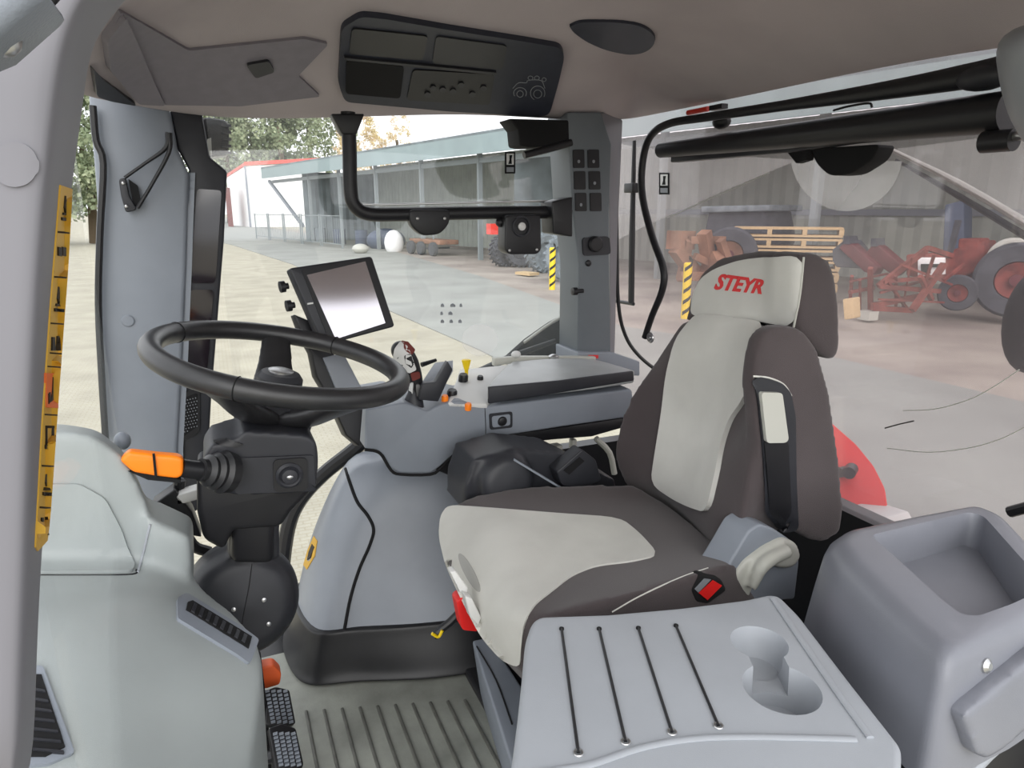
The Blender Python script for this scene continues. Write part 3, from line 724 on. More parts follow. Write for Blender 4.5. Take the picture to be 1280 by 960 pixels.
# ============================================================ FLOOR MAT
fm = thing('floor_mat', 'worn ribbed rubber mat on the cab floor', 'mat', (.3, 1.1, 0))
mk('mat_sheet', box((.24, 1.13, .006), (.62, .96, .012)), M['mat'], fm, mods=BEV(.004))
for i in range(12):
    x = .055 + i * .0375
    mk('mat_rib', prism([(x - .0035, .70, .011), (x + .0035, .70, .011), (x + .0035, 1.38 - .012 * i, .011), (x - .0035, 1.38 - .012 * i, .011)], (0, 0, .006)), M['matrib'], fm, mods=BEV(.002, 2))
mk('mat_border', beam((.485, .7, .014), (.485, 1.38, .014), .05, .034), M['rubber'], fm, mods=BEV(.008))

# ============================================================ FAR SIDE HUMP
lv = [(0.0, 365, 848, 1.425, .10), (.07, 366, 815, 1.43, .09), (.15, 371, 775, 1.435, .09), (.25, 379, 725, 1.45, .10), (.35, 392, 670, 1.475, .11), (.44, 411, 615, 1.50, .12), (.50, 430, 584, 1.525, .13), (.535, 446, 570, 1.56, .13)]
def ring(px, py, yn, rr, g=0.0, z=None):
    p = WY(px, py, 1.60); z = p.z if z is None else z; x = p.x - g; yn -= g
    xe = .66
    fl = max(0, (.5 - z) / .5)
    pts = [(x + .04, 1.76), (x + .01, 1.68), (x, 1.60), (x + .02, yn + rr * .55), (x + rr * .55, yn + rr * .2), (x + rr * 1.3, yn + .015), (x + rr * 2.0, yn - .015 * fl), (x + .32, yn - .07 * fl), (xe, yn - .11 * fl), (xe, 1.76)]
    return [Vector((a, b, z)) for a, b in pts]
hz = [-.0] 
rings = [ring(px, py, yn, rr, 0, max(WY(px, py, 1.6).z, 0.0)) for _, px, py, yn, rr in lv]
rings = [ [Vector((p.x, p.y, z)) for p in r] for r, z in zip(rings, [0.0, .07, .13, .22, .31, .40, .46, .492])]
hp = thing('wheel_arch_console', 'moulded grey wheel arch console standing beyond the mat', 'console', (.35, 1.6, 0))
hump = mk('arch_body', loft(rings), M['plastic_hump'], hp, mods=[('SUBSURF', dict(levels=2))], angle=1.3)
TH = Target(hump)
def grow(r, d, z=None):
    c_ = sum(r, Vector()) / len(r)
    return [Vector((p.x, p.y, p.z if z is None else z)) + Vector((p.x - c_.x, p.y - c_.y, 0)).normalized() * d for p in r]
mk('arch_base', loft([grow(rings[0], .022, .012), grow(rings[0], .022, .020), grow(rings[0], .012, .035), grow(rings[1], .010), grow(rings[2], .009), grow(rings[2], .009, .140), grow(rings[2], -.004, .143)]), M['rubber'], hp, mods=[('SUBSURF', dict(levels=2))], angle=1.2)
mk('seam', tube(path_on([(432, 586), (438, 605), (447, 628), (460, 645), (467, 662), (462, 682), (449, 712), (438, 748), (430, 790)], TH, .0, 6), .0042, seg=8), M['hole'], hp)
ws = thing('arch_sticker', 'small yellow warning sticker on the left edge of the wheel arch console', 'sticker', WY(390, 712, 1.6))
drape('sticker_sheet', [(393, 670), (397, 676), (394, 695), (384, 712), (380, 706), (385, 688)], TH, M['sticker'], ws, thick=.002, step=8)
drape('sticker_figure', [(391, 680), (394, 684), (389, 697), (385, 700), (387, 690)], TH, M['ink'], ws, thick=.0028, step=8)

# ============================================================ RIGHT-HAND CONSOLE
YC = 1.42
cs = thing('armrest_console', 'grey right-hand control console with padded lid and white switch plate', 'console', WY(520, 592, 1.5))
out = [(457, 512), (480, 508), (505, 503), (520, 508), (534, 514), (550, 506), (575, 500), (600, 508), (612, 508), (790, 486), (795, 520), (770, 524), (700, 534), (650, 542), (610, 548), (585, 556), (565, 570), (550, 584), (538, 592), (500, 592), (488, 586), (478, 568), (470, 563), (456, 562)]
cbody = mk('console_body', prism([WY(x, y, YC) for x, y in rnd(out, 4)], (0, .22, 0)), M['plastic_mid'], cs, mods=BEV(.006, 3))
TCn = Target(cbody)
mk('console_underside', prism([WY(x, y, YC + .02) for x, y in ((545, 588), (570, 566), (600, 548), (700, 534), (792, 520), (796, 530), (740, 546), (690, 550), (640, 556), (600, 575), (575, 600))], (0, .18, 0)), M['darker'], cs, mods=BEV(.004))
zt = WY(700, 495, YC).z
pad = mk('armrest_lid', surf([[WY(609, 484, YC - .01), WY(680, 478, YC - .01), WY(750, 470, YC - .01), WY(793, 463, YC - .01)],
    [WY(624, 466, YC + .10), WY(690, 462, YC + .10), WY(745, 459, YC + .10), WY(786, 461, YC + .10)],
    [WY(640, 452, YC + .22), WY(690, 448, YC + .22), WY(740, 449, YC + .22), WY(775, 458, YC + .22)]], (0, 0, -.032), 6, 6), M['pad'], cs, mods=BEV(.004, 3), angle=.9)
TL = Target(pad)
mk('lid_front', prism([WY(x, y, YC - .014) for x, y in ((611, 484), (700, 476), (792, 464), (793, 476), (720, 488), (611, 505))], (0, .01, 0)), M['dark'], cs, mods=BEV(.003))
mk('switch_plate', prism([WY(560, 503, YC + .0), WY(609, 505, YC + .0), WY(640, 455, YC + .22), WY(575, 462, YC + .22)], (0, 0, -.012)), M['white'], cs, mods=BEV(.003))
mk('white_rail', prism([WY(x, y, YC + .24) for x, y in ((618, 448), (655, 446), (745, 446), (745, 452), (655, 452), (618, 458))], (0, .02, 0)), M['offwhite'], cs, mods=BEV(.002))
mk('lid_fitting', ball(WY(645, 443, YC + .24), (.014, .012, .010), 14), M['white'], cs)
mk('lid_fitting', ball(WY(692, 446, YC + .24), (.016, .012, .008), 14), M['steel'], cs)
drape('socket_frame', rnd([(611, 517), (640, 514), (640, 534), (612, 537)], 3), TCn, M['dark'], cs, thick=.003, step=10)
drape('socket_face', rnd([(614, 520), (637, 517), (637, 531), (615, 534)], 3), TCn, M['plastic_mid'], cs, thick=.004, step=10)
h = TCn.hit(627, 526); mk('socket_plug', join(lathe(h[0] + h[1] * .004, h[1], [(.009, 0), (.009, .003), (.006, .004), (0, .004)], 20), torus(h[0] + h[1] * .005, h[1], .010, .002, 20, 6)), M['darker'], cs)
mk('bottom_edge', tube(curve([WY(x, y, YC) for x, y in ((456, 562), (470, 564), (478, 570), (489, 588), (501, 593), (538, 593), (551, 585), (566, 570), (586, 556), (612, 548))], 3), .0035), M['hole'], cs)
mk('console_seam', tube(path_on([(606, 510), (607, 530), (607, 546)], TCn, .0002, 3), .001, seg=5), M['hole'], cs)
# wedge palm rest in front
mk('palm_rest', loft([[WY(528, 497, YC + .02), WY(549, 497, YC + .02), WY(567, 464, YC + .08), WY(530, 476, YC + .08)], [WY(525, 480, YC + .06), WY(545, 480, YC + .06), WY(567, 450, YC + .12), WY(543, 453, YC + .14)]]), M['plastic_hump'], cs, mods=BEV(.004))
mk('rest_side', prism([WY(x, y, YC + .01) for x, y in ((524, 500), (548, 502), (566, 462), (560, 452), (545, 478), (528, 480))], (0, .02, 0)), M['dark'], cs, mods=BEV(.002))
mk('control_lever', tube([WY(527, 456, YC + .08), WY(545, 450, YC + .09)], [.006, .004]), M['darker'], cs)
for nm, x, y, Y, r, hgt, m in (('black_knob', 579, 471, YC + .13, .012, .016, 'darker'), ('black_knob', 600, 474, YC + .13, .008, .018, 'darker'), ('black_knob', 565, 490, YC + .05, .012, .014, 'darker'), ('orange_knob', 556, 497, YC + .02, .008, .014, 'orange'), ('orange_knob', 585, 505, YC + .0, .008, .010, 'orange')):
    mk(nm, lathe(WY(x, y + 4, Y), (0, -.2, 1), [(r, -.006), (r, hgt * .7), (r * .8, hgt), (0, hgt)], 18), M[m], cs)
mk('yellow_knob', lathe(WY(583, 463, YC + .17), (0, 0, 1), [(.004, -.012), (.005, 0), (.007, .006), (.010, .018), (.012, .026), (.010, .028), (0, .028)], 18), M['yellow'], cs)
# joystick
js = thing('joystick', 'multicoloured joystick with orange buttons at the front of the console', 'joystick', WY(520, 506, YC + .05))
mk('stick_base', lathe(WY(517, 506, YC + .04), (0, 0, 1), [(.024, -.01), (.022, .01), (.012, .03), (.010, .045)], 20), M['dark'], js)
grip = mk('grip', join(tube([WY(519, 496, YC + .04), WY(520, 478, YC + .04), WY(512, 455, YC + .04), WY(502, 437, YC + .04), WY(498, 430, YC + .04)], [.012, .016, .022, .022, .014], seg=14, smooth=4), ball(WY(500, 438, YC + .04), (.021, .02, .022), 16)), M['darker'], js, mods=SOFT(.0035, 3))
TG = Target(grip)
for nm, p, m in (('grip_face', [(494, 436), (500, 428), (508, 430), (514, 446), (520, 462), (512, 466), (500, 458), (492, 446)], 'white'), ('orange_buttons', [(501, 427), (510, 428), (518, 438), (514, 444), (506, 438)], 'rust'), ('dark_buttons', [(505, 444), (512, 442), (518, 452), (514, 460), (507, 454)], 'darker'), ('orange_trigger', [(513, 466), (523, 464), (525, 472), (516, 476)], 'rust'), ('silver_stem', [(513, 478), (517, 478), (516, 495), (511, 495)], 'white'), ('silver_stem', [(520, 480), (524, 480), (526, 500), (521, 498)], 'steel')):
    drape(nm, rnd(p, 2), TG, M[m], js, thick=.003, step=6)
mk('round_yellow_knob', lathe(WY(770, 454, 1.70), (0, 0, 1), [(.017, -.006), (.019, .006), (.017, .018), (.010, .023), (0, .024)], 20), M['yellow'], label='round yellow knob at the foot of the door pillar', cat='knob')
mk('sill_ledge', prism([WY(x, y, 1.68) for x, y in ((722, 440), (764, 440), (800, 452), (800, 470), (722, 466))], (0, .14, 0)), M['plastic_mid'], label='grey ledge at the foot of the door pillar behind the console', cat='ledge', mods=BEV(.004))
mk('red_mark', prism([WY(x, y, 1.676) for x, y in ((736, 444), (748, 444), (748, 448), (736, 448))], (0, .004, 0)), M['redtext'], label='small red mark on the ledge below the door pillar', cat='mark')

# monitor
mo = thing('touch_monitor', 'black framed touch screen monitor on a slanted arm beyond the steering wheel', 'monitor', WY(430, 520, 1.46))
def MP(x, y, d=0.0):      # monitor plane, turned towards the driver
    p0 = Vector((.22, 1.36, .90)); n = Vector((.18, -.93, .22)).normalized()
    r = ray(x, y); t = (p0 - CAM).dot(n) / r.dot(n); return CAM + r * t - n * d
scr = mk('monitor_frame', prism([MP(x, y) for x, y in rnd([(362, 335), (465, 320), (494, 408), (404, 432)], 4)], MP(400, 380, .03) - MP(400, 380)), M['dark'], mo, mods=BEV(.004, 3))
TM = Target(scr)
drape('bezel', rnd([(376, 336), (463, 322), (491, 406), (412, 428)], 4), TM, M['darker'], mo, thick=.002, step=20)
drape('screen', [(383, 344), (456, 327), (481, 404), (419, 424)], TM, M['screen'], mo, thick=.003, step=20)
drape('status_light', [(384, 379), (391, 378), (391, 380), (384, 381)], TM, M['white'], mo, thick=.003, step=20)
for x, y in ((359, 356), (367, 380)):
    mk('side_knob', lathe(MP(x + 4, y, .015), MP(x - 10, y + 2, .015) - MP(x + 4, y, .015), [(.006, 0), (.006, .006), (.011, .007), (.011, .016), (0, .018)], 14), M['darker'], mo)
mk('monitor_arm', prism([MP(x, y, .035) for x, y in ((374, 390), (398, 400), (424, 440), (452, 470), (462, 510), (458, 560), (440, 545), (420, 500), (402, 470), (396, 440), (385, 420))], MP(400, 380, .065) - MP(400, 380, .035)), M['darker'], mo, mods=BEV(.004))
mk('arm_cover', prism([MP(x, y, .030) for x, y in ((410, 446), (436, 440), (462, 490), (458, 512), (432, 500))], MP(400, 380, .036) - MP(400, 380, .030)), M['plastic_hump'], mo, mods=BEV(.002))

# ============================================================ STEERING COLUMN + WHEEL
YS = 1.10
sc_ = thing('steering_column', 'black steering column rising from a round joint cover', 'steering column', WY(305, 822, 1.12))
mk('joint_cover', join(lathe(WY(302, 746, 1.12), (0.05, -1, .25), [(.03, -.09), (.075, -.085), (.089, -.05), (.093, 0), (.090, .03), (.080, .052), (.066, .062), (.0, .068)], 36), prism([WY(x, y, 1.07) for x, y in ((286, 640), (350, 640), (350, 700), (286, 700))], (0, .10, 0))), M['dark'], sc_, mods=SOFT(.005, 8), angle=1.2)
TJ = Target(bpy.data.objects['joint_cover'])
for x, y in ((292, 762), (330, 750), (336, 780)):
    h = TJ.hit(x, y); mk('cover_screw', lathe(h[0], h[1], [(.0035, -.002), (.0035, .001), (0, .002)], 12), M['steel'], sc_)
mk('cover_seam', tube(path_on([(315, 705), (311, 735), (304, 770), (300, 800)], TJ, 0, 4), .0008, seg=5), M['hole'], sc_)
mk('shaft_cover', prism([WY(x, y, 1.05) for x, y in ((287, 600), (350, 600), (345, 650), (343, 706), (288, 706), (290, 650))], (0, .09, 0)), M['darker'], sc_, mods=BEV(.012, 4))
mk('lower_shroud', prism([WY(x, y, 1.04) for x, y in ((246, 596), (394, 600), (392, 612), (365, 640), (352, 660), (292, 664), (280, 690), (254, 676), (246, 640))], (0, .13, 0)), M['darker'], sc_, mods=BEV(.010, 4))
hb = [(253, 574), (264, 556), (300, 546), (306, 538), (388, 544), (397, 556), (399, 576), (396, 612), (372, 618), (290, 620), (256, 608)]
head = mk('head_housing', prism([WY(x, y, 1.02) for x, y in rnd(hb, 6)], (0, .11, 0)), M['dark'], sc_, mods=SOFT(.005, 6), angle=1.2)
TS = Target(head)
drape('housing_face', rnd([(292, 572), (392, 568), (393, 612), (294, 616)], 5), TS, M['dark'], sc_, thick=.004, step=10)
drape('vent_patch', rnd([(266, 552), (282, 549), (305, 555), (296, 559), (272, 556)], 3), TS, M['darker'], sc_, thick=.003, step=8)
mk('tilt_button_frame', drape_bm(rnd([(341, 573), (383, 570), (384, 611), (342, 613)], 7), TS, .008, 0, 10), M['darker'], sc_)
h = TS.hit(361, 592)
mk('tilt_button', lathe(h[0] + h[1] * .006, h[1], [(.020, 0), (.020, .004), (.016, .007), (.013, .005), (.011, .009), (0, .011)], 28), M['dark'], sc_)
mk('button_emblem', ball(h[0] + h[1] * .016, (.005, .002, .0035), 12), M['steel'], sc_)
stk = thing('indicator_stalk', 'orange tipped indicator stalk pointing left from the column', 'stalk', WY(262, 600, 1.0))
mk('stalk_bellows', lathe(WY(280, 590, 1.01), WY(248, 587, .99) - WY(280, 590, 1.01), [(.029, -.01), (.031, .004), (.025, .009), (.027, .015), (.021, .020), (.023, .026), (.016, .031), (.016, .038)], 24), M['rubber'], stk)
mk('stalk_rod', tube([WY(262, 589, 1.0), WY(240, 587, .99), WY(226, 585, .985)], [.014, .013, .013], seg=14), M['darker'], stk)
mk('stalk_grip', prism([WY(x, y, .972) for x, y in rnd([(222, 571), (195, 569), (160, 565), (149, 576), (166, 591), (196, 596), (222, 599), (229, 594), (229, 575)], 5)], (0, .02, 0)), M['orange'], stk, mods=BEV(.006, 4))
mk('grip_groove', beam(WY(192, 567, .970), WY(195, 597, .970), .002, .003), M['hole'], stk)
mk('grip_underside', prism([WY(x, y, .976) for x, y in ((160, 589), (226, 600), (226, 604), (185, 600))], (0, .018, 0)), M['hole'], stk)

Cw = Vector((.088, 1.13, .864)); nw = Vector((math.sin(math.radians(12)), -math.sin(math.radians(4)), math.cos(math.radians(12)))).normalized()
n_, u_, v_ = frame(nw, up=(1, 0, 0))
sw = thing('steering_wheel', 'black three-spoke steering wheel on the column', 'steering wheel', Cw - nw * .06)
Rw = .190
mk('rim', torus(Cw, nw, Rw, .0165, 80, 16, up=(1, 0, 0)), M['wheelrubber'], sw)
hubc = Cw - nw * .062
def wp_(ang, r, hgt): 
    return hubc * 1 + (u_ * math.cos(ang) + v_ * math.sin(ang)) * r + nw * hgt
def angle_of(px, py):
    r = ray(px, py); t = (Cw - CAM).dot(nw) / r.dot(nw); p = CAM + r * t - Cw
    return math.atan2(p.dot(v_), p.dot(u_))
for px, py in ((345, 412), (225, 490), (460, 500)):
    a = angle_of(px, py)
    mk('spoke', tube([wp_(a, .02, -.025), wp_(a, .07, -.012), wp_(a, .13, .022), wp_(a, .186, .056)], [.046, .040, .030, .026], seg=14, smooth=5, flat=.42, up=nw), M['wheelrubber'], sw, mods=SOFT(.004, 4))
mk('hub_shell', lathe(hubc, nw, [(.056, -.075), (.060, -.05), (.064, -.02), (.066, .0), (.05, .012), (0, .014)], 36), M['dark'], sw)
hcap = mk('hub_cap', lathe(hubc, nw, [(.036, .0), (.036, .034), (.030, .042), (.016, .044), (0, .044)], 32), M['dark'], sw)
mk('hub_emblem', lathe(hubc, nw, [(.020, .040), (.020, .046), (.014, .048), (0, .048)], 24), M['steel'], sw)
for w in (.95, 2.55, 4.3):
    mk('rim_joint', torus(Cw + (u_ * math.cos(w) + v_ * math.sin(w)) * Rw, (-u_ * math.sin(w) + v_ * math.cos(w)), .0168, .0008, 20, 6), M['hole'], sw)
# bracket parts left of the column
bk = thing('column_bracket', 'black folded bracket with white connector left of the steering column', 'bracket', WY(232, 690, 1.2))
mk('bracket_plate', prism([WY(x, y, 1.22) for x, y in ((190, 632), (218, 612), (240, 640), (252, 672), (230, 668), (205, 660))], (0, .04, 0)), M['darker'], bk, mods=BEV(.003))
mk('connector', prism([WY(x, y, 1.22) for x, y in ((219, 620), (246, 612), (250, 624), (221, 632))], (0, .03, 0)), M['white'], bk, mods=BEV(.002))
mk('cable', tube([WY(225, 600, 1.25), WY(222, 640, 1.25), WY(240, 680, 1.25), WY(262, 690, 1.25)], .010, smooth=4), M['darker'], bk)

# ============================================================ PEDALS
for nm, poly, Y, lab in (('upper', [(334, 862), (345, 858), (362, 862), (370, 904), (354, 908), (332, 906)], 1.22, 'black ribbed pedal under the orange part, the upper of two'), ('lower', [(336, 910), (352, 904), (370, 910), (380, 955), (372, 972), (346, 968)], 1.12, 'black ribbed pedal at the bottom edge, the lower of two')):
    P0 = WY(sum(p[0] for p in poly) / len(poly), sum(p[1] for p in poly) / len(poly), Y); nn = Vector((.25, -.6, .75)).normalized()
    pl_ = Plane(P0, nn)
    pd = thing('pedal', lab, 'pedal', P0 - Vector((0, 0, .06)))
    pm = mk('pedal_plate', prism([pl_.hit(*p)[0] for p in rnd(poly, 3)], -nn * .018), M['darker'], pd, mods=BEV(.003))
    cx = sum(p[0] for p in poly) / len(poly); cy = sum(p[1] for p in poly) / len(poly)
    studs = None
    for i in range(4):
        for j in range(9):
            x = cx - 12 + i * 7.5 + (j - 4) * .9; y = cy - 19 + j * 4.8
            hh = pl_.hit(x, y)[0] + nn * .002
            b_ = box(hh, (.008, .0035, .004)); studs = b_ if studs is None else join(studs, b_)
    mk('tread_studs', studs, M['plastic_mid'], pd, smooth=False)
    mk('pedal_stay', beam(P0 - nn * .02, Vector((P0.x - .01, P0.y + .03, .0)), .02), M['darker'], pd)
    mk('pedal_lever', tube([P0 - nn * .01, P0 - nn * .03 + Vector((-.06, .02, -.02)), P0 + Vector((-.12, .06, .02))], .012), M['darker'], pd)
mk('orange_pedal_guard', prism([WY(x, y, 1.28) for x, y in rnd([(322, 836), (342, 832), (352, 842), (350, 856), (330, 862), (322, 858)], 4)], (0, .03, 0)), M['guard'], label='orange plastic piece above the pedals beside the vent', cat='guard', mods=BEV(.003))

mk('pedal_housing', prism([WY(x, y, 1.22) for x, y in ((316, 850), (330, 850), (336, 905), (338, 960), (352, 1000), (290, 1000))], (0, .10, 0)), M['hole'], label='black pedal housing between the dashboard and the two pedals', cat='housing', mods=BEV(.004))
# ============================================================ DASHBOARD (near front corner)
da = thing('dashboard', 'large moulded grey dashboard filling the lower left corner', 'dashboard', (-.05, .75, .2))
low = surf([[WY(0, 705, .97), WY(110, 705, .97), WY(190, 705, .97), WY(237, 716, 1.0)],
            [WY(0, 735, .88), WY(110, 735, .88), WY(195, 735, .90), WY(262, 742, .95)],
            [WY(0, 770, .80), WY(110, 768, .80), WY(205, 756, .84), WY(298, 772, .89)],
            [WY(-5, 860, .70), WY(120, 850, .70), WY(230, 835, .74), WY(326, 815, .81)],
            [WY(-5, 930, .63), WY(120, 930, .63), WY(220, 930, .66), WY(322, 900, .73)],
            [WY(-5, 1020, .57), WY(120, 1020, .57), WY(220, 1020, .59), WY(302, 1010, .65)]], (-.01, .03, -.30), 6, 6)
hmp = prism([WY(x, y, .975) for x, y in rnd([(-10, 540), (70, 537), (120, 545), (158, 575), (184, 628), (192, 665), (192, 735), (-10, 735)], 12)], (-.02, .14, -.03))
rai = prism([WY(x, y, .96) for x, y in rnd([(182, 645), (200, 655), (238, 672), (240, 750), (185, 745)], 5)], (0, .12, -.02))
dash = mk('dash_body', join(low, hmp, rai), M['dash'], da, mods=SOFT(.0065, 10), angle=1.4)
TD = Target(dash)
drape('dash_cover', rnd([(40, 604), (100, 604), (132, 622), (152, 660), (168, 706), (166, 716), (40, 718)], 8), TD, M['dash'], da, thick=.004, step=12)
mk('cover_gap', tube(path_on([(50, 719), (110, 719), (165, 718), (171, 712)], TD, .0, 5), .0014, seg=6), M['hole'], da)
mk('side_bead', tube(path_on([(188, 655), (180, 690), (172, 716)], TD, .001, 5), .0016, seg=6), M['plastic_tray'], da)
mk('dash_knob', ball(WY(153, 551, 1.14), (.012, .012, .014), 16), M['plastic_mid'], da)
v1 = drape('air_vent', rnd([(220, 750), (232, 744), (300, 786), (322, 802), (310, 832), (296, 822), (220, 776)], 4), TD, M['plastic_mid'], da, thick=.004, step=10)
drape('vent_opening', [(232, 757), (238, 755), (312, 800), (308, 814), (230, 766)], TD, M['hole'], v1, thick=.0055, step=8)
for i in range(8):
    t = (i + .5) / 8; x = 236 + t * 72; y = 757 + t * 44
    drape('vent_fin', [(x - 1.5, y - 1), (x + 2.5, y + 1.5), (x - 1, y + 12 - t * 2), (x - 5, y + 9.5 - t * 2)], TD, M['dark'], v1, thick=.007, step=8)
v2 = drape('air_vent', rnd([(30, 834), (54, 836), (92, 944), (60, 958), (20, 962)], 4), TD, M['plastic_mid'], da, thick=.004, step=12)
drape('vent_opening', [(44, 848), (52, 848), (80, 938), (56, 950), (30, 950)], TD, M['hole'], v2, thick=.0055, step=10)
for i in range(7):
    y = 866 + i * 12.5; x0 = 40; x1 = 56 + i * 3.6
    drape('vent_fin', [(x0, y), (x1, y + 3), (x1 + 1, y + 6), (x0, y + 3)], TD, M['dark'], v2, thick=.007, step=8)

# ============================================================ DRIVER SEAT
se = thing('driver_seat', 'driver seat in dark and light grey fabric with red embroidered headrest', 'seat', (.58, 1.0, 0))
cush = mk('cushion', surf([[WZ(790, 604, .53), WZ(836, 632, .50), WZ(880, 668, .51), WZ(918, 704, .545)],
    [WZ(690, 606, .54), WZ(745, 640, .52), WZ(790, 690, .52), WZ(862, 722, .555)],
    [WZ(625, 612, .54), WZ(665, 645, .53), WZ(715, 715, .53), WZ(770, 748, .56)],
    [WZ(575, 626, .525), WZ(605, 655, .53), WZ(655, 755, .535), WZ(690, 770, .55)],
    [WZ(549, 655, .49), WZ(560, 690, .48), WZ(605, 765, .475), WZ(652, 795, .50)],
    [WZ(556, 700, .44), WZ(580, 745, .42), WZ(612, 805, .41), WZ(650, 838, .425)]], (.07, 0, -.10), 6, 6), M['fabric_dark'], se, mods=SOFT(.0065, 8), angle=1.4)
TCu = Target(cush)
ci = drape('cushion_insert', chaikin([(550, 672), (551, 646), (561, 632), (600, 635), (700, 643), (775, 648), (800, 668), (824, 695), (790, 703), (745, 708), (715, 720), (690, 740), (668, 757), (656, 780), (652, 805), (651, 834), (628, 824), (603, 796), (582, 756), (558, 706)]), TCu, M['fabric_light'], se, thick=.003, step=7)
drape('front_slot', ell(587, 716, 27, 6, 62), Target(ci), M['fabric_mid'], se, thick=.001, step=7)
mk('seam_stitch', tube(path_on([(765, 765), (800, 745), (850, 722), (885, 710)], TCu, .0, 5), .0012, seg=6), M['fabric_light'], se)
back_rows = [
    [WY(850, 404, 1.15), WY(880, 396, 1.08), WY(925, 400, .98), WY(952, 410, .90), WY(966, 408, .84)],
    [WY(820, 450, 1.18), WY(850, 445, 1.10), WY(900, 450, 1.0), WY(937, 452, .90), WY(950, 440, .83)],
    [WY(786, 500, 1.21), WY(835, 505, 1.12), WY(890, 510, 1.0), WY(930, 520, .88), WY(946, 480, .81)],
    [WY(767, 560, 1.22), WY(822, 570, 1.12), WY(870, 575, 1.0), WY(906, 580, .88), WY(942, 560, .80)],
    [WY(778, 600, 1.21), WY(818, 605, 1.12), WY(860, 620, 1.0), WY(892, 640, .88), WY(930, 640, .80)],
    [WY(800, 628, 1.20), WY(835, 630, 1.12), WY(866, 655, 1.0), WY(892, 684, .88), WY(912, 698, .81)],
    [WY(822, 648, 1.19), WY(850, 655, 1.12), WY(878, 680, 1.0), WY(904, 706, .88), WY(924, 716, .81)]]
back = mk('backrest', join(surf(back_rows, (.12, .02, -.01), 6, 6),
    prism([WY(x, y, .792) for x, y in rnd([(948, 425), (964, 408), (1000, 408), (1022, 432), (1037, 485), (1050, 570), (1056, 640), (1050, 670), (1022, 681), (992, 664), (960, 640), (948, 560), (940, 480)], 12)], (0, .03, 0)), prism([WY(x, y, .80) for x, y in rnd([(1004, 436), (1016, 446), (1028, 490), (1042, 580), (1046, 655), (1026, 662), (1008, 590)], 8)], (0, .08, 0))), M['fabric_dark'], se, mods=SOFT(.0065, 9), angle=1.4)
TBk = Target(back); tmp_ = mk('tmp', surf(back_rows, (.12, .02, -.01), 6, 6), M['fabric_dark'], mods=SOFT(.0065, 9)); TBs = Target(tmp_); bpy.data.objects.remove(tmp_)
drape('backrest_insert', chaikin([(868, 400), (880, 397), (915, 399), (958, 410), (956, 430), (950, 455), (944, 480), (932, 503), (916, 525), (906, 555), (900, 590), (888, 641), (868, 634), (845, 622), (817, 603), (821, 570), (829, 520), (835, 470), (848, 425)]), TBs, M['fabric_light'], se, thick=.008, off=.001, step=7)
rec = drape('side_recess', rnd([(941, 474), (948, 470), (975, 478), (986, 490), (992, 520), (993, 600), (996, 660), (975, 664), (957, 640), (952, 560), (946, 500)], 5), TBk, M['dark'], se, thick=.005, step=8)
TR = Target(rec)
drape('recess_floor', rnd([(954, 550), (984, 552), (988, 640), (978, 656), (962, 640)], 5), TR, M['darker'], se, thick=.003, step=8)
drape('adjuster_paddle', rnd([(948, 489), (974, 490), (982, 548), (978, 552), (955, 552)], 4), TR, M['offwhite'], se, thick=.007, step=8)
mk('piping', tube(path_on([(942, 470), (960, 472), (978, 480), (988, 494)], TBk, .002, 4), .0016, seg=6), M['fabric_light'], se)
head_ = mk('headrest', join(surf([
    [WY(900, 322, 1.09), WY(950, 313, .98), WY(1002, 316, .86)],
    [WY(874, 345, 1.13), WY(935, 330, .99), WY(1002, 330, .855)],
    [WY(862, 375, 1.15), WY(925, 365, 1.0), WY(1003, 370, .85)],
    [WY(857, 400, 1.15), WY(915, 398, 1.0), WY(995, 412, .85)]], (.08, .01, -.015), 6, 6),
    prism([WY(x, y, .845) for x, y in rnd([(1000, 316), (1026, 316), (1044, 334), (1051, 380), (1052, 440), (1042, 453), (1022, 440), (1004, 420), (996, 408)], 14)], (0, .07, 0))), M['fabric_dark'], se, mods=SOFT(.006, 8), angle=1.4)
THd = Target(head_)
hi = drape('headrest_insert', chaikin([(864, 396), (866, 372), (876, 349), (893, 337), (925, 326), (960, 322), (1004, 321), (1000, 365), (993, 409), (945, 400), (905, 394)]), THd, M['fabric_light'], se, thick=.003, step=7)
mk('embroidered_name', text_bm('STEYR', [(901, 342), (960, 350), (952, 368), (892, 362)], Target(hi), .0015, 0, .03), M['redtext'], se, label='red embroidered lettering')
mk('insert_piping', tube(path_on([(1004, 322), (1000, 365), (993, 408)], THd, .002, 5), .002, seg=6), M['offwhite'], se)
mk('neck_gap', tube(path_on([(868, 398), (905, 396), (945, 402), (975, 414)], THd, .002, 5), .003, seg=6), M['hole'], se)
# below the backrest: hinge, handle, buckle
mk('hinge_cover', prism([WY(x, y, .772) for x, y in rnd([(898, 728), (915, 700), (936, 664), (950, 655), (966, 660), (990, 676), (1000, 700), (994, 750), (905, 756)], 5)], (0, .06, 0)), M['plastic_mid'], se, mods=BEV(.008, 4))
mk('recline_handle', join(prism([WY(x, y, .765) for x, y in rnd([(918, 722), (932, 702), (956, 684), (980, 672), (998, 680), (1003, 697), (994, 710), (978, 712), (966, 708), (950, 722), (941, 738), (937, 750), (928, 744)], 6)], (0, .035, 0)), tube([WY(940, 735, .755), WY(955, 705, .750), WY(985, 688, .755)], [.008, .012, .012], smooth=4)), M['offwhite'], se, label='light grey curved recline handle', mods=SOFT(.004, 6), angle=1.2)
mk('hose_coupling', box(WY(694, 560, 1.50), (.03, .03, .02)), M['offwhite'], label='pale coupling block in the gap below the console, the left one', cat='coupling', mods=BEV(.004))
